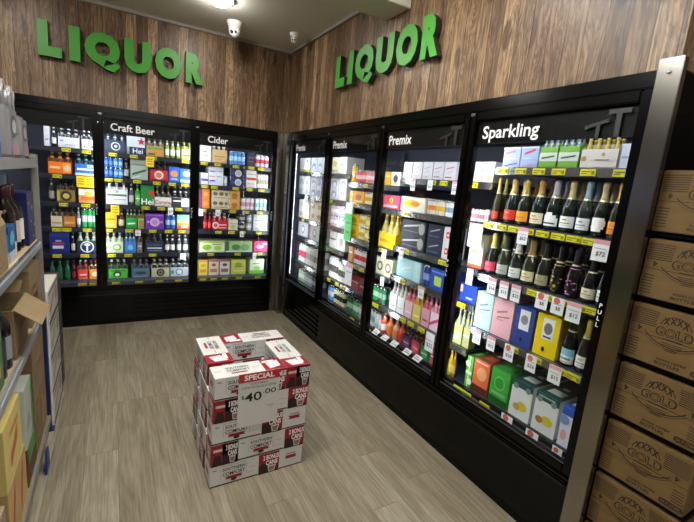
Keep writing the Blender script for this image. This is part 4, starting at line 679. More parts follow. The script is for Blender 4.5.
('R', 4, 5, 'Sparkling door', 'box', 2.611, 2.742, 0.195, 'lime green box with white cross bands', {'c': '5ab838', 'd': 0.3, 'top': '3a6a30', 'art': [('r', 0.42, 0, 0.55, 1, 'dcecd4'), ('r', 0, 0.42, 1, 0.52, 'dcecd4'), ('c', 0.25, 0.75, 0.1, 'e0f0d8'), ('c', 0.8, 0.2, 0.1, 'e0f0d8')]}),
('R', 4, 5, 'Sparkling door', 'box', 2.75, 2.866, 0.205, 'burnt orange box with dark base', {'c': 'e0703c', 'd': 0.3, 'top': '8a4a38', 'art': [('r', 0, 0, 1, 0.22, '5a2a20'), ('e', 0.55, 0.6, 0.32, 0.2, 'f0a878'), ('r', 0.1, 0.9, 0.9, 0.95, 'f4c8b0')]}),
('R', 4, 5, 'Sparkling door', 'box', 2.88, 3.003, 0.21, 'emerald box with dark green base', {'c': '44a840', 'd': 0.3, 'top': '3a8a3c', 'art': [('r', 0, 0, 1, 0.2, '1c5a24'), ('e', 0.5, 0.62, 0.3, 0.2, '68c868'), ('e', 0.5, 0.62, 0.24, 0.15, '3a9a3a'), ('r', 0.1, 0.28, 0.9, 0.36, '78c878')]}),
('R', 4, 5, 'Sparkling door', 'box', 3.019, 3.145, 0.205, 'white lemon-print box with dark teal top', {'c': 'e4e6e2', 'd': 0.3, 'top': '1e4a48', 'art': [('r', 0, 0.82, 1, 1, '1e4a48'), ('e', 0.6, 0.36, 0.24, 0.12, 'e0cc40'), ('e', 0.35, 0.3, 0.16, 0.09, 'c8a040'), ('e', 0.2, 0.85, 0.12, 0.08, '7a8a8a'), ('e', 0.8, 0.85, 0.12, 0.08, '7a8a8a')]}),
('R', 4, 5, 'Sparkling door', 'box', 3.16, 3.288, 0.205, 'white lemon-print box, right of its teal-topped twin', {'c': 'e4e6e2', 'd': 0.3, 'top': '1e4a48', 'art': [('r', 0, 0.82, 1, 1, '1e4a48'), ('e', 0.62, 0.36, 0.24, 0.12, 'e0cc40'), ('e', 0.3, 0.32, 0.16, 0.09, 'b87a40'), ('e', 0.2, 0.85, 0.12, 0.08, '7a8a8a'), ('e', 0.8, 0.85, 0.12, 0.08, '7a8a8a'), ('r', 0.15, 0.92, 0.85, 0.96, 'a8b8b4')]}),
('R', 4, 5, 'Sparkling door', 'box', 3.304, 3.365, 0.2, 'white and blue drinks box', {'c': 'e0e4f0', 'd': 0.3, 'top': '2a58b8', 'art': [('r', 0, 0.8, 1, 1, '2a58b8'), ('e', 0.4, 0.3, 0.25, 0.14, 'e8a8a0'), ('c', 0.3, 0.68, 0.12, '8898c8')]}),
]
CARDS=[
('R', 4, 2, 2.948, 0.06, 0.084, '$62', 1, 'f0f0f2', 'pink-topped white price card reading 62 under sparkling bottles'),
('R', 4, 2, 3.338, 0.068, 0.092, '$72', 1, 'f0f0f2', 'pink-topped white price card reading 72 at right door edge'),
('R', 4, 3, 2.807, 0.056, 0.088, '$16', 1, 'f0f0f2', 'white price card reading 16 beneath the third row of sparkling'),
('R', 4, 3, 2.888, 0.056, 0.088, '$15', 1, 'f0f0f2', 'white price card reading 15 beneath the third row of sparkling'),
('R', 4, 3, 2.964, 0.056, 0.088, '$25', 1, 'f0f0f2', 'white price card reading 25 beneath the third row of sparkling'),
('R', 4, 3, 3.115, 0.064, 0.08, '$8', 2, 'f0f0f2', 'white card reading 8 with red dot, above navy and yellow casks'),
('R', 4, 3, 3.199, 0.064, 0.08, '$8', 2, 'f0f0f2', 'white card reading 8 with red dot, nearer the PULL door edge'),
('R', 4, 3, 3.278, 0.068, 0.092, '$12', 1, 'f0f0f2', 'pink-topped white price card reading 12 near the PULL door edge'),
('R', 4, 4, 2.76, 0.056, 0.08, '$12', 1, 'f0f0f2', 'white price card reading 12 under the mint cask box'),
('R', 4, 4, 2.863, 0.056, 0.08, '$12', 1, 'f0f0f2', 'white price card reading 12 under the pink cask box'),
('R', 4, 4, 2.984, 0.06, 0.088, '$28', 2, 'f0f0f2', 'white price card reading 28 under the navy cask box'),
('R', 4, 4, 3.118, 0.06, 0.088, '$26', 2, 'f0f0f2', 'white price card reading 26 under the yellow cask box'),
('R', 4, 4, 3.248, 0.064, 0.088, '$15', 1, 'f0f0f2', 'pink-topped price card reading 15 under the tall black bottle'),
('R', 4, 5, 3.078, 0.068, 0.08, '$22', 2, 'f0f0f2', 'white price card before the left teal-topped lemon box'),
('R', 4, 5, 3.227, 0.068, 0.08, '$20', 2, 'f0f0f2', 'white price card before the right teal-topped lemon box'),
('R', 4, 5, 3.36, 0.048, 0.08, '', 2, 'f0f0f2', 'white price card before the white and blue drinks box'),
('R', 3, 1, 2.014, 0.048, 0.08, '$20', 1, 'f0f0f2', 'white price card hanging under the white pouch packs, left one'),
('R', 3, 1, 2.192, 0.048, 0.068, '$20', 0, 'f0f0f2', 'white price card hanging under the white pouch packs, middle one'),
('R', 3, 1, 2.422, 0.048, 0.08, '$20', 1, 'f0f0f2', 'white price card hanging under the white pouch packs, right one'),
('R', 3, 3, 1.974, 0.048, 0.08, '$19', 1, 'f0f0f2', 'white price card under the charcoal script cartons'),
('R', 2, 3, 1.758, 0.056, 0.072, '$18', 0, 'f0f0f2', 'white price card under the yellow-capped bottles'),
('R', 2, 4, 1.771, 0.048, 0.072, '$17', 0, 'f0f0f2', 'white price card under the round eye packs'),
('R', 3, 4, 2.235, 0.056, 0.08, '$25', 1, 'f0f0f2', 'white price card under the navy blue can pair'),
('R', 3, 5, 2.381, 0.08, 0.13, '$22', 0, 'f0f0f2', 'tall white price card hanging between the two bottle rows'),
('R', 3, 2, 2.636, 0.1, 0.14, '', 1, 'f0f0f2', 'large pink-topped promotion card beside the flower cartons'),
('R', 3, 3, 2.641, 0.048, 0.096, '$18', 1, 'f0f0f2', 'white price card at left edge of Sparkling door'),
('R', 2, 2, 1.164, 0.12, 0.34, '', 3, '38c850', 'tall bright green promotion card at shelf middle'),
('R', 1, 2, 0.226, 0.08, 0.096, '$20', 0, 'f0f0f2', 'slanted white price card behind first Premix door, left one'),
('R', 1, 2, 0.394, 0.08, 0.096, '$20', 0, 'f0f0f2', 'slanted white price card behind first Premix door, right one'),
('R', 2, 4, 1.249, 0.12, 0.2, '', 1, 'f0f0f2', 'large white promotion card beside the silver and red cans'),
('L', 1, 3, -1.145, 0.048, 0.072, '$17', 0, 'f0f0f2', 'white price card in front of the red-script and black carriers'),
('L', 1, 1, -1.331, 0.07, 0.1, '', 4, 'f4d020', 'bright yellow special card over the red crest carrier'),
('L', 1, 3, -1.634, 0.07, 0.095, '', 4, 'f4d020', 'bright yellow special card above the golden carton'),
('L', 0, 2, -1.898, 0.07, 0.1, '', 4, 'f4d020', 'bright yellow special card above the orange carton, left one'),
('L', 0, 2, -1.829, 0.07, 0.1, '', 4, 'f4d020', 'bright yellow special card above the orange carton, right one'),
('L', 1, 4, -1.441, 0.048, 0.064, '$16', 1, 'f0f0f2', 'white price card with red print above the mid blue carrier'),
('L', 2, 3, -0.849, 0.044, 0.072, '$22', 0, 'f0f0f2', 'white price card at left edge of Cider door'),
('L', 2, 3, -0.675, 0.048, 0.072, '$24', 0, 'f0f0f2', 'white price card above the red carrier'),
('L', 2, 4, -0.407, 0.044, 0.064, '$19', 0, 'f0f0f2', 'white price card under the dark can stack'),
('L', 2, 5, -0.253, 0.044, 0.072, '$21', 0, 'f0f0f2', 'white price card above the white and green cider carton'),
('L', 1, 5, -1.022, 0.056, 0.064, '$19', 0, 'f0f0f2', 'white price card above the pale blue-grey carrier'),
]
# ------------------------------------------------------------------ products
ORD = ['top shelf', 'second shelf', 'third shelf', 'fourth shelf', 'fifth shelf', 'bottom shelf']
def beer_mb(w, h, g, cap, lab, mb=None, cx=0., cy=None, z0=0., n=12):
    b = mb or MB(); r = w/2; cy = r if cy is None else cy
    b.lathe([(r*.9, z0), (r, z0+.02*h), (r, z0+.52*h), (r*.93, z0+.58*h), (r*.5, z0+.72*h), (r*.4, z0+.8*h), (r*.38, z0+.93*h)], gls(g), n, cx, cy)
    b.lathe([(r*.46, z0+.93*h), (r*.46, z0+.975*h), (r*.36, z0+h)], mat(cap, .3), n, cx, cy)
    b.lathe([(r*1.012, z0+.14*h), (r*1.012, z0+.46*h)], card(lab), n, cx, cy, cap=False)
    b.lathe([(r*.52, z0+.71*h), (r*.43, z0+.79*h)], card(lab), n, cx, cy, cap=False)
    return b
CACHE = {}
def shared(key, fn, name):
    if key not in CACHE: CACHE[key] = fn().mesh(name)
    return CACHE[key]
def part(name, me, parent, loc=(0, 0, 0)):
    o = bpy.data.objects.new(name, me); COL.objects.link(o); o.parent = parent; o.location = loc; return o

def make_box(w, h, p):
    d = p.get('d', max(.12, min(.24, w*1.3)))
    b = MB(); c = card(p['c']); b.box(-w/2+.001, w/2-.001, 0, d, 0, h, c, 0, top=card(p['top']) if 'top' in p else None)
    b.art(p.get('art', [('r', .15, .6, .85, .7, 'f0f0f0'), ('r', .2, .3, .8, .36, '808080')]), w-.002, h)
    # tuck-flap seam and end print on the top
    b.add([(-w/2+.004, d*.49, h+.0006), (w/2-.004, d*.49, h+.0006), (w/2-.004, d*.51, h+.0006), (-w/2+.004, d*.51, h+.0006)], [(0, 1, 2, 3)], card('6a6a66'))
    if 'top' in p:
        b.add([(-w*.3, d*.15, h+.0008), (w*.3, d*.15, h+.0008), (w*.3, d*.36, h+.0008), (-w*.3, d*.36, h+.0008)], [(0, 1, 2, 3)], c)
        b.box(-w*.12, w*.12, d*.46, d*.54, h+.0008, h+.004, card('c8ccc8'))
    return b
def make_carrier(w, h, p, nb):
    ch = p.get('ch', .55)*h; d = 2*w/nb if nb > 1 else w*1.6
    b = MB(); c = card(p['c']); t = .002
    b.box(-w/2+.001, w/2-.001, 0, t, .004, ch, c); b.box(-w/2+.001, w/2-.001, d-t, d, .004, ch, c)
    b.box(-w/2+.001, w/2-.001, t, d-t, 0, .004, c)
    for s in (-1, 1):                         # sloping end walls rising to the handle
        x = s*(w/2-.002)
        M = Matrix.Translation((x, 0, 0)) @ Matrix.Rotation(PI/2, 4, 'Z')
        b.prism([(0, .004), (d, .004), (d, ch), (d*.55, min(h*.8, ch*1.35)), (d*.45, min(h*.8, ch*1.35)), (0, ch)], -.001, .001, c, M=M)
    b.box(-w/2+.002, w/2-.002, d/2-.001, d/2+.001, .004, min(h*.8, ch*1.3), c)
    b.art(p.get('art', [('r', .15, .55, .85, .65, 'f4f4f4'), ('r', .2, .25, .8, .35, '9a9a9a')]), w-.002, ch)
    return b, d
def can_mb(w, h, c, c2):
    b = MB(); r = w/2*.97; al = mat('c8cacc', .25, metal=1.)
    b.lathe([(r*.75, 0), (r*.95, h*.03)], al, 12, 0, r); b.lathe([(r, h*.04), (r, h*.3)], mat(c, .3), 12, 0, r, cap=False)
    b.lathe([(r, h*.3), (r, h*.62)], mat(c2, .3), 12, 0, r, cap=False); b.lathe([(r, h*.62), (r, h*.9)], mat(c, .3), 12, 0, r, cap=False)
    b.lathe([(r, h*.9), (r*.84, h*.97), (r*.84, h), (r*.76, h*.985), (0, h*.985)], al, 12, 0, r)
    return b
def spk_parts(w, h, p):
    r = w/2*.98; g = gls(p['g']); wd = 1.0
    body = MB(); body.lathe([(r*.85, 0), (r, .02*h), (r, .42*h), (r*.93, .5*h), (r*.55, .66*h), (r*.4, .76*h), (r*.36, .95*h)], g, 18, 0, r)
    f = MB(); fm = mat(p['foil'], .3, metal=.15)
    f.lathe([(r*.60, .645*h), (r*.45, .745*h), (r*.41, .86*h), (r*.48, .89*h), (r*.46, .93*h), (r*.42, .985*h), (r*.22, h)], fm, 16, 0, r)
    f.lathe([(r*.63, .64*h), (r*.57, .672*h)], mat('d8d0b0', .3, metal=.4), 16, 0, r, cap=False)
    l = MB(); c = card(p['lab']); ls = p.get('ls', ''); R = r*1.015
    def patch(z0, z1, a, m, RR=R):                  # label wrapped round the front
        l.lathe([(RR, z0*h), (RR, z1*h)], m, 10, 0, r, -PI/2-a, -PI/2+a, cap=False)
    if ls == 'p':
        for k in range(5): patch(.08+.055*k, .08+.055*(k+1), 1.2*(1 if k < 3 else (.75 if k == 3 else .35)), c)
        patch(.12, .15, .9, card('30343c'), R*1.006)
    elif ls == 'w':
        for k, a in enumerate((.7, 1., 1.15, 1.15, .95)): patch(.1+.05*k, .1+.05*(k+1), a, c)
    elif ls == 'x':
        rnd = random.Random(len(p['lab'])+int(p['lab'], 16) % 31)
        for k in range(13):
            z = .06+.4*rnd.random(); a0 = -PI/2+rnd.uniform(-1.1, 1.1); dw = rnd.uniform(.08, .3)
            l.lathe([(R, z*h), (R, (z+rnd.uniform(.01, .03))*h)], c, 4, 0, r, a0-dw, a0+dw, cap=False)
        patch(.58, .595, 1.5, c, r*.78)
    elif ls == 'sea':
        patch(.05, .2, 1.3, card('e4eaec')); patch(.2, .33, 1.3, c); patch(.12, .16, .8, card('4a9cc8'), R*1.006); patch(.06, .09, .5, card('d8a078'), R*1.006)
    else:
        patch(.07 if ls == 'b' else .09, .24 if ls == 'b' else .31, 1.25, c)
        patch(.17, .185, .7, card('5a5248'), R*1.006); patch(.13, .138, .5, card('8a8278'), R*1.006)
        if not ls: patch(.23, .26, .3, card('b09a60'), R*1.006)
    return body, f, l

CATS = {'box': ('beverage_carton', 'carton'), 'six': ('bottle_carrier_pack', 'bottle pack'), 'cans': ('can_pack', 'can pack'), 'beer': ('beer_bottle', 'bottle'), 'spk': ('sparkling_bottle', 'bottle')}
WHERE = {'L': 'back wall cooler', 'R': 'right wall cooler'}
KIND = {'box': 'drink cartons', 'six': 'bottle packs', 'cans': 'can packs', 'beer': 'beer bottles', 'spk': 'sparkling bottles'}
def put(cool, u, z, dep=.2):
    return ((u, dep, z), 0.) if cool == 'L' else ((dep, -u, z), -PI/2)

items = [list(i) for i in ITEMS]
# keep each row inside its own bay and its neighbours apart
rows = {}
for it in items:
    lo, hi = (BAYL if it[0] == 'L' else BAYR)[it[1]]
    key = (it[0], it[1], it[2])
    if it[0] == 'R' and it[1] < 4 and it[2] >= 5: key = ('R', 'low', it[2]); lo, hi = -.09, (2.688 if it[2] == 5 else 2.60)
    it.append(key)
    rows.setdefault(key, []).append(it)
    it.append((lo, hi))
for key, r in rows.items():
    r.sort(key=lambda i: i[5]); lo, hi = r[0][-1]
    if r[0][5] < lo: r[0][5] = lo+.002
    if r[-1][6] > hi:
        ex = r[-1][6]-hi+.002
        for k, it in enumerate(reversed(r)):
            if k > 2: break
            f = (1, .6, .3)[k]; it[6] -= ex*f; it[5] -= ex*(f if k == 0 and it[4] in ('spk', 'beer') else f*.6)
    for a, c in zip(r, r[1:]):
        if c[5] < a[6]+.003: m = (c[5]+a[6])/2; a[6] = m-.0015; c[5] = m+.0015
seen = {}
for it in items:
    k = (it[8], it[3], it[2]); seen.setdefault(k, []).append(it)
def pos_word(it):
    l = seen[(it[8], it[3], it[2])]
    if len(l) == 1: return ''
    l = sorted(l, key=lambda i: i[5]); i = l.index(it)
    return {2: ['left', 'right'], 3: ['left', 'middle', 'right']}[len(l)][i]+' '
for it in items:
    cool, bay, row, door, kind, a, c, h, desc, p = it[:10]
    w = c-a; u = (a+c)/2
    zs = ZL if cool == 'L' else ZR[bay]; z = zs[row-1]
    shelf = ORD[5] if row == len(zs) else ORD[row-1]
    base = pos_word(it)+desc+', '+shelf+', '+door
    nm, cat = CATS[kind]
    if 'cask' in desc: nm, cat = 'wine_cask_box', 'wine cask'
    grp = KIND[kind]+' in the '+WHERE[cool]
    loc, rz = put(cool, u, z)
    if kind == 'box':
        st = p.get('st', 1); me = make_box(w, h, p).mesh(nm)
        for k in range(st):
            o = bpy.data.objects.new(nm, me); COL.objects.link(o); loc, rz = put(cool, u, z+k*(h+.001))
            o.location = loc; o.rotation_euler = (0, 0, rz)
            tag(o, ('lower ' if k == 0 else 'upper ')+base if st > 1 else base, cat, grp)
    elif kind == 'beer':
        o = beer_mb(min(w, .075), h, p['g'], p['cap'], p['lab']).build(nm, None, loc, rz); tag(o, base, cat, grp)
    elif kind == 'six':
        nb = p.get('n', 3); t = empty(nm, loc, rz)
        cb, d = make_carrier(w, h, p, nb); cb.build('carrier', t)
        bw = min((w-.006)/nb, .066)
        me = shared(('b', round(bw, 3), h, p['g'], p['cap'], p['lab']), lambda: beer_mb(bw*.96, h-.006, p['g'], p['cap'], p['lab'], cy=0., n=12), 'bottle')
        for j in range(nb):
            for i in range(2): part('bottle', me, t, (-w/2+.003+(w-.006)/nb*(j+.5), d*(.25+.5*i), .005))
        tag(t, base, cat, grp)
    elif kind == 'cans':
        nx, nz = p['nx'], p['nz']; t = empty(nm, loc, rz); cw = w/nx; chh = h/nz
        me = shared(('c', round(cw, 3), round(chh, 3), p['c'], p['c2']), lambda: can_mb(cw, chh-.001, p['c'], p['c2']), 'can')
        for j in range(nx):
            for k in range(nz):
                for i in range(2): part('can', me, t, (-w/2+cw*(j+.5), cw*i, k*chh))
        b = MB(); wr = mat('e6e8ea', .2); rr = cw*.2          # plastic ring carrier over the can tops
        for j in range(nx-1): b.box(-w/2+cw*(j+.85), -w/2+cw*(j+1.15), cw*.3, cw*1.7, h-.004, h-.001, wr)
        if nx > 1: b.build('ring_carrier', t)
        tag(t, base, cat, grp)
    elif kind == 'spk':
        a_, f_, l_ = spk_parts(w, h, p); ms = [a_.mesh('glass_body'), f_.mesh('foil'), l_.mesh('front_label')]
        for k in range(2 if row in (2, 3) else 1):
            loc, rz = put(cool, u, z, .2+k*(w+.012)); t = empty(nm, loc, rz)
            for q, pn in zip(ms, ('glass_body', 'foil', 'front_label')): part(pn, q, t)
            tag(t, base if k == 0 else 'twin directly behind the '+desc+', '+shelf, cat, grp)

# price tickets and hanging price cards on the shelf rails
tick = MB(); tick.box(-.034, .034, -.003, 0, -.015, .015, mat('d6d022', .45)); tick.art([('r', .08, .55, .7, .68, '5a5a20'), ('r', .08, .25, .45, .38, '5a5a20'), ('r', .75, .2, .95, .7, '7a7420')], .068, .03, -.003)
for i in range(len(tick.v)):
    if tick.v[i][1] < -.0031: tick.v[i] = (tick.v[i][0], tick.v[i][1], tick.v[i][2]-.015)
TICK = tick.mesh('price_ticket')
for it in items:
    cool, bay, row, door, kind, a, c, h, desc, p = it[:10]
    zs = ZL if cool == 'L' else ZR[bay]; z = zs[row-1]
    if cool == 'R':
        if bay == 1 and row in (1, 4, 6): continue
        if bay < 4 and (int(a*100)+row) % 5 < 3: continue
        if kind == 'beer' or (bay == 4 and row in (3, 4) and (a+c)/2 < 3.0): continue
        if bay == 4 and row == 5 and a > 3: continue
    elif kind == 'beer' or (c-a) < .07: continue
    u = (a+c)/2-.02 if c-a > .09 else (a+c)/2
    dep = .1775; zz = z-.022
    if row == len(zs): zz = z-.002 if cool == 'R' else z-.005; dep = .128 if cool == 'R' else .086
    loc, rz = put(cool, u, zz, dep)
    if cool == 'L' and row == 6: loc = (u, .088, .378)
    o = bpy.data.objects.new('price_ticket', TICK); COL.objects.link(o); o.location = loc; o.rotation_euler = (0, 0, rz)
    shelf = ORD[5] if row == len(zs) else ORD[row-1]
    lb = 'yellow ticket below the '+pos_word(it)+desc+', '+shelf
    tag(o, lb, 'price ticket', 'yellow price tickets on the shelf rails')
for (cool, bay, row, u, w, h, txt, pink, colr, note) in CARDS:
    zs = ZL if cool == 'L' else ZR[bay]; z = zs[row-1]
    dep = .1725 if row < len(zs) else .118
    if row == len(zs): z += .04
    loc, rz = put(cool, u, z-.006, dep)
    b = MB(); b.box(-w/2, w/2, -.002, 0, -h, 0, card(colr))
    if pink == 1: b.poly([(-w/2, -h*.2), (w/2, -h*.2), (w/2, 0), (-w/2, 0)], -.003, card('e8a0b0'))
    if pink == 2:
        b.poly([(math.cos(k*PI/8)*w*.26-w*.1, -h*.2+math.sin(k*PI/8)*w*.26) for k in range(16)], -.003, card('d86a5c'))
    if pink == 3: b.poly([(-w/2, -h*.28), (w/2, -h*.28), (w/2, 0), (-w/2, 0)], -.003, card('f0f0ee')); b.poly([(-w*.3, -h*.55), (w*.3, -h*.55), (w*.3, -h*.5), (-w*.3, -h*.5)], -.003, card('188a30')); b.poly([(-w*.3, -h*.8), (w*.3, -h*.8), (w*.3, -h*.74), (-w*.3, -h*.74)], -.003, card('188a30'))
    if pink == 4:
        for k in (.25, .45, .7): b.poly([(-w*.34, -h*k-h*.06), (w*.34, -h*k-h*.06), (w*.34, -h*k+h*.04), (-w*.34, -h*k+h*.04)], -.003, card('a88a10'))
    if txt: b.text(txt, w*.06, -h*.66, h*.24, -.0035, card('26282c'), bold=.012, maxw=w*.8)
    if pink in (0, 1, 2): b.poly([(-w*.38, -h*.42), (w*.38, -h*.42), (w*.38, -h*.38), (-w*.38, -h*.38)], -.003, card('a8a8ac'))
    o = b.build('price_card', None, loc, rz)
    if 'slanted' in note: o.rotation_euler = Euler((0, math.radians(14), rz), 'XYZ')
    tag(o, note, 'price card', 'hanging price cards')
# angled white price holders at the foot of the third premix door
for k, (px, nm) in enumerate(((1.86, 'leftmost'), (1.98, 'second'), (2.10, 'third'), (2.25, 'fourth'), (2.36, 'rightmost'))):
    b = MB(); M = Matrix.Rotation(math.radians(-52), 4, 'X')
    b.box(-.035, .035, -.002, 0, 0, .045, card('d0d0cc'), M=M); b.box(-.028, .028, -.0028, -.002, .012, .02, card('70706c'), M=M); b.box(-.028, .01, -.0028, -.002, .028, .034, card('70706c'), M=M)
    loc, rz = put('R', px, .40, .085)
    tag(b.build('price_card', None, loc, rz), nm+' white angled price card along foot of third Premix door', 'price card', 'hanging price cards')
# ------------------------------------------------------------------ carton stack on the floor
RED, DRK, WHT = card('8a1a28'), card('2a1614'), mat('cac8c2', .5)
INK = card('24201e')
def promo_face(b, w, h, M, kind):
    """printing on one carton side, w x h, origin at lower left, facing -Y under M"""
    def rect(x0, z0, x1, z1, m, y=-.0008): b.poly([(x0, z0), (x1, z0), (x1, z1), (x0, z1)], y, m, M)
    def bonus(x0, x1):
        ww = x1-x0
        rect(x0, 0, x1, h, RED); b.poly([(x0, 0), (x1, 0), (x0+ww*.45, h*.55), (x0, h*.45)], -.0012, DRK, M)
        b.poly([(x0+ww*.44, h*.37), (x0+ww*.5, h*.05), (x0+ww*.78, h*.05), (x0+ww*.86, h*.37)], -.0016, card('c8c0bc'), M)
        b.poly([(x0+ww*.5, h*.3), (x0+ww*.54, h*.09), (x0+ww*.74, h*.09), (x0+ww*.8, h*.3)], -.002, card('8a6a60'), M)
        b.text('2 BONUS', x0+ww*.6, h*.8, h*.24, -.0024, mat('f0ece8', .5), w=ww*.78, bold=.03, M=M); b.text('CANS', x0+ww*.64, h*.52, h*.24, -.0024, mat('f0ece8', .5), w=ww*.58, bold=.03, M=M)
    def logo(cx, ww):
        x0, x1 = cx-ww/2, cx+ww/2
        for (a, c, e, f) in ((x0, .9, x1, .92), (x0, .28, x0+.002, .92), (x1-.002, .28, x1, .92)): rect(a, h*c, e, h*f, card('9a9690'))
        b.text('SOUTHERN', cx, h*.75, h*.15, -.0014, INK, w=ww*.86, bold=.02, M=M); b.text('COMFORT', cx, h*.52, h*.18, -.0014, INK, w=ww*.86, bold=.02, M=M)
        b.poly([(cx-ww*.34, h*.26), (cx+ww*.34, h*.26), (cx+ww*.28, h*.33), (cx+ww*.34, h*.4), (cx-ww*.34, h*.4), (cx-ww*.28, h*.33)], -.0014, RED, M)
        b.poly([(cx-ww*.12, h*.18), (cx, h*.12), (cx+ww*.12, h*.18), (cx+ww*.1, h*.26), (cx-ww*.1, h*.26)], -.0014, DRK, M)
    if kind == 'long':
        rect(0, h*.03, w*.68, h*.09, INK); rect(w*.03, h*.78, w*.09, h*.84, card('8a8680')); rect(w*.55, h*.55, w*.64, h*.58, card('a8a49e')); rect(w*.52, h*.3, w*.63, h*.33, card('b8b4ae'))
        logo(w*.33, w*.37); bonus(w*.69, w)
    elif kind == 'red':
        rect(0, 0, w, h, RED); b.poly([(w*.02, 0), (w*.42, 0), (w*.36, h*.5), (w*.14, h*.5)], -.0011, DRK, M)
        b.poly([(w*.08, h*.68), (w*.42, h*.68), (w*.42, h*.8), (w*.08, h*.8)], -.0012, card('d8b8b0'), M); bonus(w*.42, w)
    else:
        rect(0, h*.03, w, h*.08, INK); b.text('SOUTHERN', w/2, h*.7, h*.08, -.0014, INK, w=w*.4, bold=.02, M=M)
        b.poly([(w*.24, h*.46), (w*.76, h*.46), (w*.7, h*.54), (w*.76, h*.62), (w*.24, h*.62), (w*.3, h*.54)], -.0014, RED, M)
def promo_carton(L, Wd, H):
    """local: X along length, printed front at y=0"""
    b = MB(); b.box(0, L, 0, Wd, 0, H, WHT, .0015)
    promo_face(b, L, H, Matrix.Identity(4), 'long')
    promo_face(b, L, H, Matrix.Translation((L, Wd, 0)) @ Matrix.Rotation(PI, 4, 'Z'), 'long')
    promo_face(b, Wd, H, Matrix.Translation((L, 0, 0)) @ Matrix.Rotation(PI/2, 4, 'Z'), 'red')
    promo_face(b, Wd, H, Matrix.Translation((0, Wd, 0)) @ Matrix.Rotation(-PI/2, 4, 'Z'), 'white')
    MT = Matrix.Translation((0, 0, H)) @ Matrix.Rotation(-PI/2, 4, 'X')      # the lid
    def rect(x0, z0, x1, z1, m, y=-.0008): b.poly([(x0, z0), (x1, z0), (x1, z1), (x0, z1)], y, m, MT)
    rect(L*.7, 0, L, Wd, RED); b.poly([(L*.78, Wd*.15), (L*.95, Wd*.3), (L*.95, Wd*.8), (L*.76, Wd*.6)], -.0012, card('e0d4d0'), MT); rect(L*.72, Wd*.68, L*.9, Wd*.84, card('f0e8e4'), -.0016)
    b.text('SOUTHERN', L*.35, Wd*.66, Wd*.15, -.0012, INK, w=L*.32, bold=.02, M=MT); b.text('COMFORT', L*.35, Wd*.44, Wd*.16, -.0012, INK, w=L*.32, bold=.02, M=MT)
    rect(L*.24, Wd*.2, L*.46, Wd*.3, RED); rect(L*.02, Wd*.49, L*.12, Wd*.51, INK); rect(L*.56, Wd*.49, L*.66, Wd*.51, INK)
    return b
CL, CW, CH = .352, .130, .1155
PROMO = promo_carton(CL, CW, CH).mesh('promo_carton')
S = CL+CW+.002; SY = S+.032
X0, Y0 = -1.266, -2.515
RWORD = ['bottom layer', 'second layer from the floor', 'middle layer', 'fourth layer from the floor', 'top layer']
for k in range(5):
    z = .001+k*(CH+.0008)
    if k % 2 == 0:
        pl = [(0, 0, 0, 'front'), (S, 0, PI/2, 'right'), (S, SY, PI, 'back'), (0, SY, -PI/2, 'left')]
        if k == 4: pl[1] = (CL+.002, CL, -PI/2, 'right')
    else:       # mirrored pinwheel
        pl = [(CW+.002, 0, 0, 'front'), (S, SY-CL, PI/2, 'right'), (CL, SY, PI, 'back'), (0, CL, -PI/2, 'left')]
    for (dx, dy, rz, side) in pl:
        o = bpy.data.objects.new('promo_carton', PROMO); COL.objects.link(o); j = random.uniform(-.004, .004) if 0 < k < 4 else 0
        o.location = (X0+dx+j*.3+k*.0028, Y0+dy, z); o.rotation_euler = (0, 0, rz)
        tag(o, 'white and red drinks carton, %s of floor stack, %s side' % (RWORD[k], side), 'carton', 'stacked white and red cartons on the floor')
# the special price sign taped to its front
b = MB(); sw, sh = .205, .285
b.box(0, sw, -.002, 0, 0, sh, mat('c9c7c0', .35))
def srect(x0, z0, x1, z1, m): b.poly([(x0*sw, z0*sh), (x1*sw, z0*sh), (x1*sw, z1*sh), (x0*sw, z1*sh)], -.0028, m)
srect(0, .84, 1, 1, card('b02a30'))
b.text('SPECIAL', sw*.5, sh*.92, sh*.1, -.0034, mat('f0ece8', .5), w=sw*.74, bold=.025)
b.text('SOUTHERN', sw*.5, sh*.795, sh*.035, -.0034, INK, w=sw*.42); b.text('COMFORT&COLA*375ML', sw*.5, sh*.735, sh*.045, -.0034, INK, w=sw*.86)
b.text('$', sw*.11, sh*.565, sh*.08, -.0034, INK, bold=.01); b.text('40', sw*.36, sh*.555, sh*.165, -.0034, INK, w=sw*.42, bold=.015); b.text('.', sw*.62, sh*.6, sh*.02, -.0034, INK); b.text('00', sw*.79, sh*.615, sh*.095, -.0034, INK, w=sw*.28, bold=.005)
srect(.72, .33, .9, .345, card('8a8884')); srect(.76, .29, .86, .3, card('8a8884'))
o = b.build('price_sign', None, (-1.145, Y0-.0032, .302)); tag(o, 'large special price sign reading 40.00 taped on the white and red carton stack', 'price sign')

# ------------------------------------------------------------------ beer cartons beside the end panel, black boards standing in for shadow gaps
t = empty('shadow_gap_rack', (0, 0, 0))
b = MB(); b.box(.46, .475, -3.865, -3.566, 0, 1.70, M_BLACKM); b.build('back_panel', t)
b = MB(); b.box(.034, .475, -3.5655, -3.5605, 0, 1.70, M_BLACKM); b.build('side_panel', t)
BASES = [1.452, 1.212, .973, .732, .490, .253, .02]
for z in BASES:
    b = MB(); b.box(.045, .46, -3.865, -3.566, z-.016, z-.001, M_BLACKM); b.build('shelf', t)  # each board draws the dark shadow gap under a carton
tag(t, 'slim black rack standing in for shadow gaps between the brown beer cartons', 'rack')
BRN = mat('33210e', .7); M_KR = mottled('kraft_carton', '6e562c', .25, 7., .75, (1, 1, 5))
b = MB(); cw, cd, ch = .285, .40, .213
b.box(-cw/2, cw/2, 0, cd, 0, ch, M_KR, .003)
def R(x0, z0, x1, z1, m=BRN): b.poly([(x0, z0), (x1, z0), (x1, z1), (x0, z1)], -.0008, m)
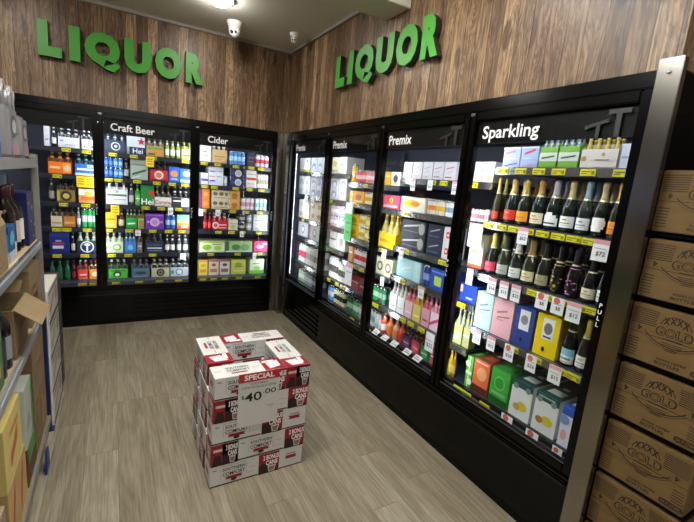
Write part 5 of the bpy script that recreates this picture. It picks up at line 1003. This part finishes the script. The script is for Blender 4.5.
R(-cw/2+.002, ch*.497, cw/2-.002, ch*.507)
for s in (-1, 1):
    for k in range(8): xa, xb = sorted((s*.055 if k > 4 else s*.058, s*(.136))); R(xa, ch*(.66+.036*k), xb, ch*(.674+.036*k))
    b.text('4', s*.105, ch*.585, ch*.1, -.001, BRN, bold=.03, rot=PI)
    for k in range(7): R(min(s*.1, s*.136), ch*(.08+.05*k), max(s*.1, s*.136), ch*(.095+.05*k))
def arc(r0, r1, cx, cz, a0, a1, m, n=18, y=-.001):
    b.add([(cx+rr*math.cos(a0+(a1-a0)*k/n), y, cz+rr*math.sin(a0+(a1-a0)*k/n)) for k in range(n+1) for rr in (r0, r1)], [(2*k, 2*k+1, 2*k+3, 2*k+2) for k in range(n)], m)
arc(.046, .049, 0, ch*.68, .25, PI-.25, BRN)
for k in range(4):
    x = -.0285+.019*k; b.text('X', x, ch*.81+.006-(x*x)*8, ch*.115, -.0012, mat('24170a', .7), w=.0185, bold=.03, rot=-x*2.4)
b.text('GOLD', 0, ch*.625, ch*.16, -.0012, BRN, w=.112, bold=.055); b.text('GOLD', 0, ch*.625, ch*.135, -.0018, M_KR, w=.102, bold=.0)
arc(.115, .1185, 0, ch*.93, PI+.75, 2*PI-.75, BRN, 22); arc(.124, .1255, 0, ch*.93, PI+.85, 2*PI-.85, BRN, 22)
for k in range(5): R(-.034+.004*k, ch*(.44-.03*k), .034-.004*k, ch*(.45-.03*k))
R(-.03, ch*.502, .03, ch*.518, mat('24170a', .7))
b.text('ALCOHOL CONTENT', .01, ch*.155, ch*.04, -.001, BRN, w=.09, bold=.02); b.text('BOTTLES', .0, ch*.085, ch*.05, -.001, BRN, w=.075, bold=.02)
def pill(cx, cz, w, h, m, y): b.poly([(cx+(w/2-h/2)*(1 if abs(a) < PI/2 else -1)+h/2*math.cos(a), cz+h/2*math.sin(a)) for a in [-PI/2+.0001+k*PI/6 for k in range(6)]+[PI/2+.0001+k*PI/6 for k in range(7)]], y, m)
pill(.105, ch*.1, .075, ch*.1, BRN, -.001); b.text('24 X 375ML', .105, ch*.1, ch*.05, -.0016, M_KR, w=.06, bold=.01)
# printing on the side that shows to the right
MS = Matrix.Translation((cw/2, 0, 0)) @ Matrix.Rotation(PI/2, 4, 'Z')
b.text('GOLD', cd/2, ch*.6, ch*.2, -.001, BRN, w=.13, bold=.05, M=MS)
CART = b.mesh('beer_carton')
CW_ = ['topmost', 'second from the top', 'third from the top', 'fourth from the top', 'fifth from the top', 'sixth from the top', 'lowest']
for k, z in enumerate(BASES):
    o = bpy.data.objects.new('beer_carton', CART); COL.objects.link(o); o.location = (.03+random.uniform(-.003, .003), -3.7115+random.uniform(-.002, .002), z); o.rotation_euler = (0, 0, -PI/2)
    tag(o, 'brown printed beer carton by steel post, %s' % CW_[k], 'carton', 'brown beer cartons in the slim rack')

# ------------------------------------------------------------------ storage rack at the left edge
M_BEAM = mat('8c897f', .4, metal=.3); M_NAVY = mat('1a2458', .4); M_CHIP = mottled('chipboard', 'b49c78', .3, 40., .8)
XF = -1.972; XB = -2.55; YE = -1.70; YN = -4.1
t = empty('storage_rack', (0, 0, 0))
def post(x, y, top, nav):
    y += .02
    b = MB(); b.box(x-.012, x+.018, y-.03, y, nav, top, M_BEAM, .003); b.box(x-.012, x+.018, y-.03, y, 0, nav, M_NAVY, .003)
    b.box(x-.03, x+.03, y-.04, y+.01, 0, .006, M_NAVY); b.build('post', t)
post(XF-.02, YE, 1.53, .72); post(XB+.02, YE, 1.53, .0); post(XB+.02, YN+.03, 1.53, 0.0)
SZ = [1.505, 1.105, .735, .11]
for k, z in enumerate(SZ):
    b = MB(); b.box(XB, XF-.012, YN, YE-.035, z-.02, z, M_CHIP); s = b.build('shelf_board', t)
    b = MB(); b.box(XF-.012, XF, YN, YE-.032, z-.04, z+.002, M_BEAM if k != 1 else M_CHROME, .002)
    if k in (1, 2):                              # plastic ticket strip on the beam
        b.box(XF, XF+.006, YN+.02, YE-.06, z-.034, z-.006, mat('8a8e94', .2))
    b.build('front_beam', s)
b = MB(); b.box(XF-.03, XF-.015, YN, YE-.04, 0, .055, mat('6a6a68', .4)); b.build('plinth', t)
b = MB(); b.box(XB-.01, XB, YN, YE, 0, 1.53, M_NAVY); b.build('back_panel', t)
tag(t, 'navy and grey storage rack with chipboard shelves along the left edge', 'shelving')

def rbox(nm, x1, d, y0, y1, z0, h, m, label, cat, art=None, top=None, rz=0., group='boxes on the left rack', side=None):
    """a box on the rack: front face at x1 looking +X"""
    b = MB(); w = y1-y0
    b.box(-w/2, w/2, 0, d, 0, h, m, .0015, top=None)
    if top: b.poly
    if art: b.art(art, w, h)
    if side: b.art(side, d, h, M=Matrix.Translation((-w/2, d, 0)) @ Matrix.Rotation(-PI/2, 4, 'Z'), x0=0.)
    o = b.build(nm, None, (x1, (y0+y1)/2, z0), PI/2+rz); tag(o, label, cat, group); return o
def open_carton(x1, d, y0, y1, z0, h, label, flap=50., art=None):
    w = y1-y0; t = empty('open_carton', (x1, (y0+y1)/2, z0), PI/2)
    b = MB(); e = .004
    b.box(-w/2, w/2, 0, e, 0, h, M_KRAFT); b.box(-w/2, w/2, d-e, d, 0, h, M_KRAFT); b.box(-w/2, -w/2+e, e, d-e, 0, h, M_KRAFT); b.box(w/2-e, w/2, e, d-e, 0, h, M_KRAFT); b.box(-w/2+e, w/2-e, e, d-e, 0, e, M_KRAFT)
    if art: b.art(art, w, h)
    b.build('body', t)
    b = MB(); M = Matrix.Translation((0, 0, h+.001)) @ Matrix.Rotation(math.radians(flap), 4, 'X')
    b.box(-w/2+.003, w/2-.003, -.002, .002, 0, d*.36, M_KRAFT, M=M); b.build('flap', t)
    b = MB(); M = Matrix.Translation((0, d, h+.001)) @ Matrix.Rotation(math.radians(-12), 4, 'X')
    b.box(-w/2+.003, w/2-.003, -.002, .002, 0, .07, M_KRAFT, M=M); b.build('flap', t)
    b = MB(); M = Matrix.Translation((w/2-.003, 0, h+.003)) @ Matrix.Rotation(math.radians(68), 4, 'Y')
    b.box(-.002, .002, .02, d-.02, 0, .09, M_KRAFT, M=M); b.build('flap', t)
    tag(t, label, 'carton', 'boxes on the left rack')
# top shelf
z = SZ[0]+.0015
rbox('drink_pack', -1.985, .2, -2.62, -2.40, z, .17, card('2a3c7c'), 'blue drinks pack at the left photo edge, top shelf of the left rack', 'carton', [('r', 0, .3, 1, .45, '5a80c0'), ('r', .1, .6, .9, .85, 'c8d0dc')], side=[('r', 0, .3, 1, .6, '6a8ac8')])
rbox('drink_pack', -1.985, .2, -2.62, -2.40, z+.172, .19, card('1c2458'), 'navy drinks pack stacked on the blue pack at left photo edge', 'carton', [('r', .1, .4, .9, .6, 'd0d4e0')], side=[('r', .1, .3, .9, .45, 'd0d4e0')])
def prong_pack(x, y, label, s=1.):
    t = empty('prong_display_pack', (x, y, z), PI/2)
    sil = mat('8c8a88', .3, metal=.35); sil2 = mat('6a6668', .35, metal=.3)
    b = MB(); b.box(-.07*s, .07*s, 0, .1, 0, .17*s, sil, .012)
    b.art([('e', .5, .62, .34, .22, '4a4648'), ('e', .5, .62, .24, .14, 'a8a4a4'), ('r', .1, .06, .9, .3, '9a7a80'), ('q', .1, .4, .9, .5, .04, '5a5658')], .14*s, .17*s); b.build('pack_body', t)
    for k, (dx, lean, hh) in enumerate(((-.052, -.16, .10), (-.02, -.06, .125), (.014, .04, .13), (.048, .12, .115))):
        b = MB(); b.tube([(dx*s, .05, .165*s), (dx*s+lean*.04, .05, .165*s+hh*.5), (dx*s+lean*.12, .045, .165*s+hh)], [.014*s, .012*s, .008*s], sil if k % 2 else sil2, 10); b.build('prong', t)
    tag(t, label, 'display pack', 'silver prong packs on the left rack')
prong_pack(-1.985, -2.16, 'silver-grey pack with upright finger-like prongs, nearer of two on top shelf', 1.15)
prong_pack(-1.985, -1.93, 'silver-grey pack with upright finger-like prongs, farther of two by rack end', 1.05)
rbox('drink_pack', -2.02, .15, -1.80, -1.73, z, .14, card('1a2048'), 'small dark navy pack beside the silver prong packs at rack end', 'carton', [('r', .2, .4, .8, .6, '5a6498')])
# second shelf
z = SZ[1]+.0015
open_carton(-1.985, .26, -2.66, -2.42, z, .165, 'open kraft carton at left photo edge on second shelf of left rack', -25., [('r', .1, .2, .6, .3, '7a5a34')])
rbox('can_carton', -1.995, .2, -2.33, -2.20, z, .14, card('16508a'), 'blue and white drinks pack beside the open kraft carton, second rack shelf', 'carton', [('r', 0, 0, 1, .3, 'c8ccd0'), ('e', .4, .65, .3, .2, '5ab0c8'), ('r', .7, .1, .95, .5, 'e4e4e4')], side=[('r', 0, 0, 1, .3, 'd0d0d0'), ('r', 0, .3, 1, .8, '2a90c0')])
def wine(x, y, zz, g, foil, lab, label, h=.3, grp='wine bottles on the left rack'):
    t = empty('wine_bottle', (x, y, zz), PI/2); r = .038
    b = MB(); b.lathe([(r*.9, 0), (r, .006), (r, h*.6), (r*.85, h*.68), (r*.38, h*.78), (r*.34, h*.98), (r*.2, h)], gls(g), 16, 0, r); b.build('glass_body', t)
    b = MB(); b.lathe([(r*.37, h*.8), (r*.38, h*.99), (r*.25, h*1.003)], mat(foil, .3), 16, 0, r); b.build('capsule', t)
    b = MB(); b.lathe([(r*1.01, h*.15), (r*1.01, h*.48)], card(lab), 12, 0, r, -PI/2-1.3, -PI/2+1.3, cap=False); b.build('front_label', t)
    tag(t, label, 'bottle', grp)
wine(-2.0, -2.15, z, '140e0c', '3a1418', '2a2426', 'dark wine bottle with black label behind the blue and white pack', .285)
wine(-2.0, -2.065, z, '1a100e', '5a2028', 'b8a8a0', 'dark wine bottle with pale label, middle of second rack shelf', .285)
wine(-2.0, -1.985, z, '141010', '2a2a2a', 'd8d0c4', 'dark wine bottle with cream label next to the spotted navy box', .285)
rbox('drink_pack', -1.99, .25, -1.94, -1.76, z, .245, card('141c50'), 'navy box with small white spots at rack end, second shelf', 'carton', [('c', .2, .8, .03, 'd0d4e8'), ('c', .6, .7, .04, 'd0d4e8'), ('c', .35, .45, .03, 'd0d4e8'), ('c', .8, .35, .04, 'd0d4e8'), ('c', .5, .15, .03, 'd0d4e8')], side=[('c', .3, .7, .03, 'd0d4e8'), ('c', .7, .4, .03, 'd0d4e8')])
# third shelf
z = SZ[2]+.0015
rbox('wine_carton', -1.985, .3, -3.0, -2.60, z, .24, card('4a6a44'), 'green carton at left photo edge on third shelf of left rack', 'carton', [('r', .1, .2, .9, .4, 'b8a060')], side=[('r', .05, .1, .95, .9, '587a50')])
wine(-1.985, -2.55, z, '0e1210', '26221e', '30343a', 'black bottle beside the green carton, third rack shelf, nearer one', .3)
wine(-1.985, -2.46, z, '0e1014', '3a3632', '8a9098', 'black bottle with grey label, third rack shelf, beside open kraft carton', .27)
open_carton(-1.985, .3, -2.40, -2.14, z, .2, 'open kraft carton with raised flap in middle of third rack shelf', 128., [('r', .3, .2, .8, .3, '6a4a28'), ('r', .3, .45, .7, .55, '6a4a28')])
rbox('kraft_carton', -1.985, .3, -2.04, -1.76, z, .27, M_KRAFT, 'closed kraft carton with dark print at far end of third rack shelf', 'carton', [('r', .2, .35, .75, .5, '6a4a28'), ('r', .2, .6, .6, .66, '6a4a28')], side=[('r', .2, .3, .8, .4, '6a4a28')])
# base
z = SZ[3]+.0015
rbox('kraft_carton', -1.985, .3, -3.2, -2.72, z, .24, mottled('pale_board', 'a89a80', .2, 7., .75), 'pale board carton at lower left photo edge on the rack base', 'carton', [('e', .7, .4, .1, .2, '4a7a68'), ('r', .1, .6, .4, .7, '8a5a30')], side=[('r', .1, .2, .9, .8, '8a7a5c')])
rbox('wine_carton', -1.985, .3, -2.68, -2.36, z, .24, mottled('buff_board', 'c8a86c', .15, 7., .75), 'buff carton with red lettering on rack base under the yellow carton', 'carton', [('q', .15, .2, .35, .8, .3, 'b85838'), ('q', .6, .2, .8, .8, .3, 'c06848')])
rbox('wine_carton', -1.985, .3, -2.68, -2.40, z+.242, .245, mat('d8c478', .6), 'yellow carton with orange script stacked on the buff carton', 'carton', [('q', .3, .3, .75, .55, .2, 'c86838'), ('r', .3, .7, .8, .78, 'c88850')], side=[('r', .1, .1, .9, .9, 'c8b060')])
rbox('wine_carton', -1.978, .05, -2.36, -2.20, z+.2, .27, mat('b8c0b0', .5), 'white slim carton with green edge leaning beside the yellow carton', 'carton', [('r', .85, 0, 1, 1, '48a868'), ('r', .2, .3, .6, .5, '98a098')])
rbox('wine_carton', -1.985, .3, -2.33, -2.12, z, .197, mat('6a4a30', .7), 'brown carton under the slim white carton on the rack base', 'carton', [('r', .1, .5, .9, .9, '2a8a4a'), ('r', .2, .1, .7, .3, '3a2818')])
rbox('kraft_carton', -1.985, .3, -2.10, -1.76, z, .28, M_KRAFT, 'lower kraft carton at the far end of the rack base', 'carton', [('r', .15, .2, .3, .8, '7a6048'), ('r', .5, .2, .7, .8, '8a6a4a')])
rbox('kraft_carton', -1.985, .3, -2.10, -1.76, z+.282, .26, M_KRAFT, 'upper kraft carton at the far end of the rack base', 'carton', [('r', .2, .4, .8, .55, '7a6048')])
b = MB(); b.prism([(-.05, 0), (.05, 0), (.04, .1), (-.025, .115)], -.004, .004, mat('1a2480', .4)); tag(b.build('shelf_tag', None, (-1.955, -2.06, .0008), PI/2), 'small blue plastic tag standing on the floor against the rack base', 'tag')
# white cartons on the floor past the rack end
z = .001
for k in range(4):
    b = MB(); hh = .2; ww = .42
    b.box(-ww/2, ww/2, 0, .36, 0, hh, mat('cfcabf', .55), .002)
    b.art([('r', 0, 0, 1, .12, '2a2a2c'), ('q', .1, .35, .5, .7, .16, '8a867c'), ('e', .75, .6, .14, .22, '9a968a'), ('r', .0, .88, 1, .94, '5a5856')], ww, hh)
    o = b.build('floor_carton', None, (-1.965, -1.455, z+k*(hh+.001)), PI/2)
    tag(o, 'white printed carton stacked on the floor past the rack end, %s' % ['lowest', 'second from the floor', 'third from the floor', 'topmost'][k], 'carton', 'white cartons past the rack end')
for k in range(2):
    b = MB(); b.box(-.09, .09, 0, .36, 0, .385, mat('34322f', .6), .002); b.art([('r', .1, .4, .9, .55, '5a564e'), ('r', 0, .95, 1, 1, '6a665c')], .18, .385)
    o = b.build('floor_carton', None, (-1.968, -1.13, .001+k*.386), PI/2); tag(o, 'dark grey carton beside the white floor cartons, %s' % ['lower one', 'upper one'][k], 'carton', 'dark cartons past the rack end')

# ------------------------------------------------------------------ camera, world, view
cam = bpy.data.cameras.new('camera'); co = bpy.data.objects.new('camera', cam); COL.objects.link(co)
cam.sensor_width = 36.; cam.lens = 402.44/694*36.; cam.clip_start = .02
RX, UP, FW = Vector(CAMR), Vector(CAMU), Vector(CAMF)
co.matrix_world = Matrix.Translation(CAMC) @ Matrix((RX, UP, -FW)).transposed().to_4x4()
SC.camera = co
wd = bpy.data.worlds.new('world'); SC.world = wd; wd.use_nodes = True
wd.node_tree.nodes['Background'].inputs[0].default_value = (.6, .62, .65, 1); wd.node_tree.nodes['Background'].inputs[1].default_value = .05
vs = SC.view_settings; vs.view_transform = 'Standard'; vs.look = 'None'; vs.exposure = EXPO; vs.gamma = 1.; vs.use_curve_mapping = False
try:
    SC.cycles.use_denoising = True; SC.cycles.max_bounces = 8; SC.cycles.diffuse_bounces = 4; SC.cycles.transparent_max_bounces = 12; SC.cycles.sample_clamp_indirect = 4.
    SC.cycles.caustics_reflective = False; SC.cycles.caustics_refractive = False
except Exception: pass
dup = {k: len(v) for k, v in LABELS.items() if len(v) > 1}
if dup: print('DUPLICATE LABELS', dup)
print('THINGS', sum(len(v) for v in LABELS.values()))
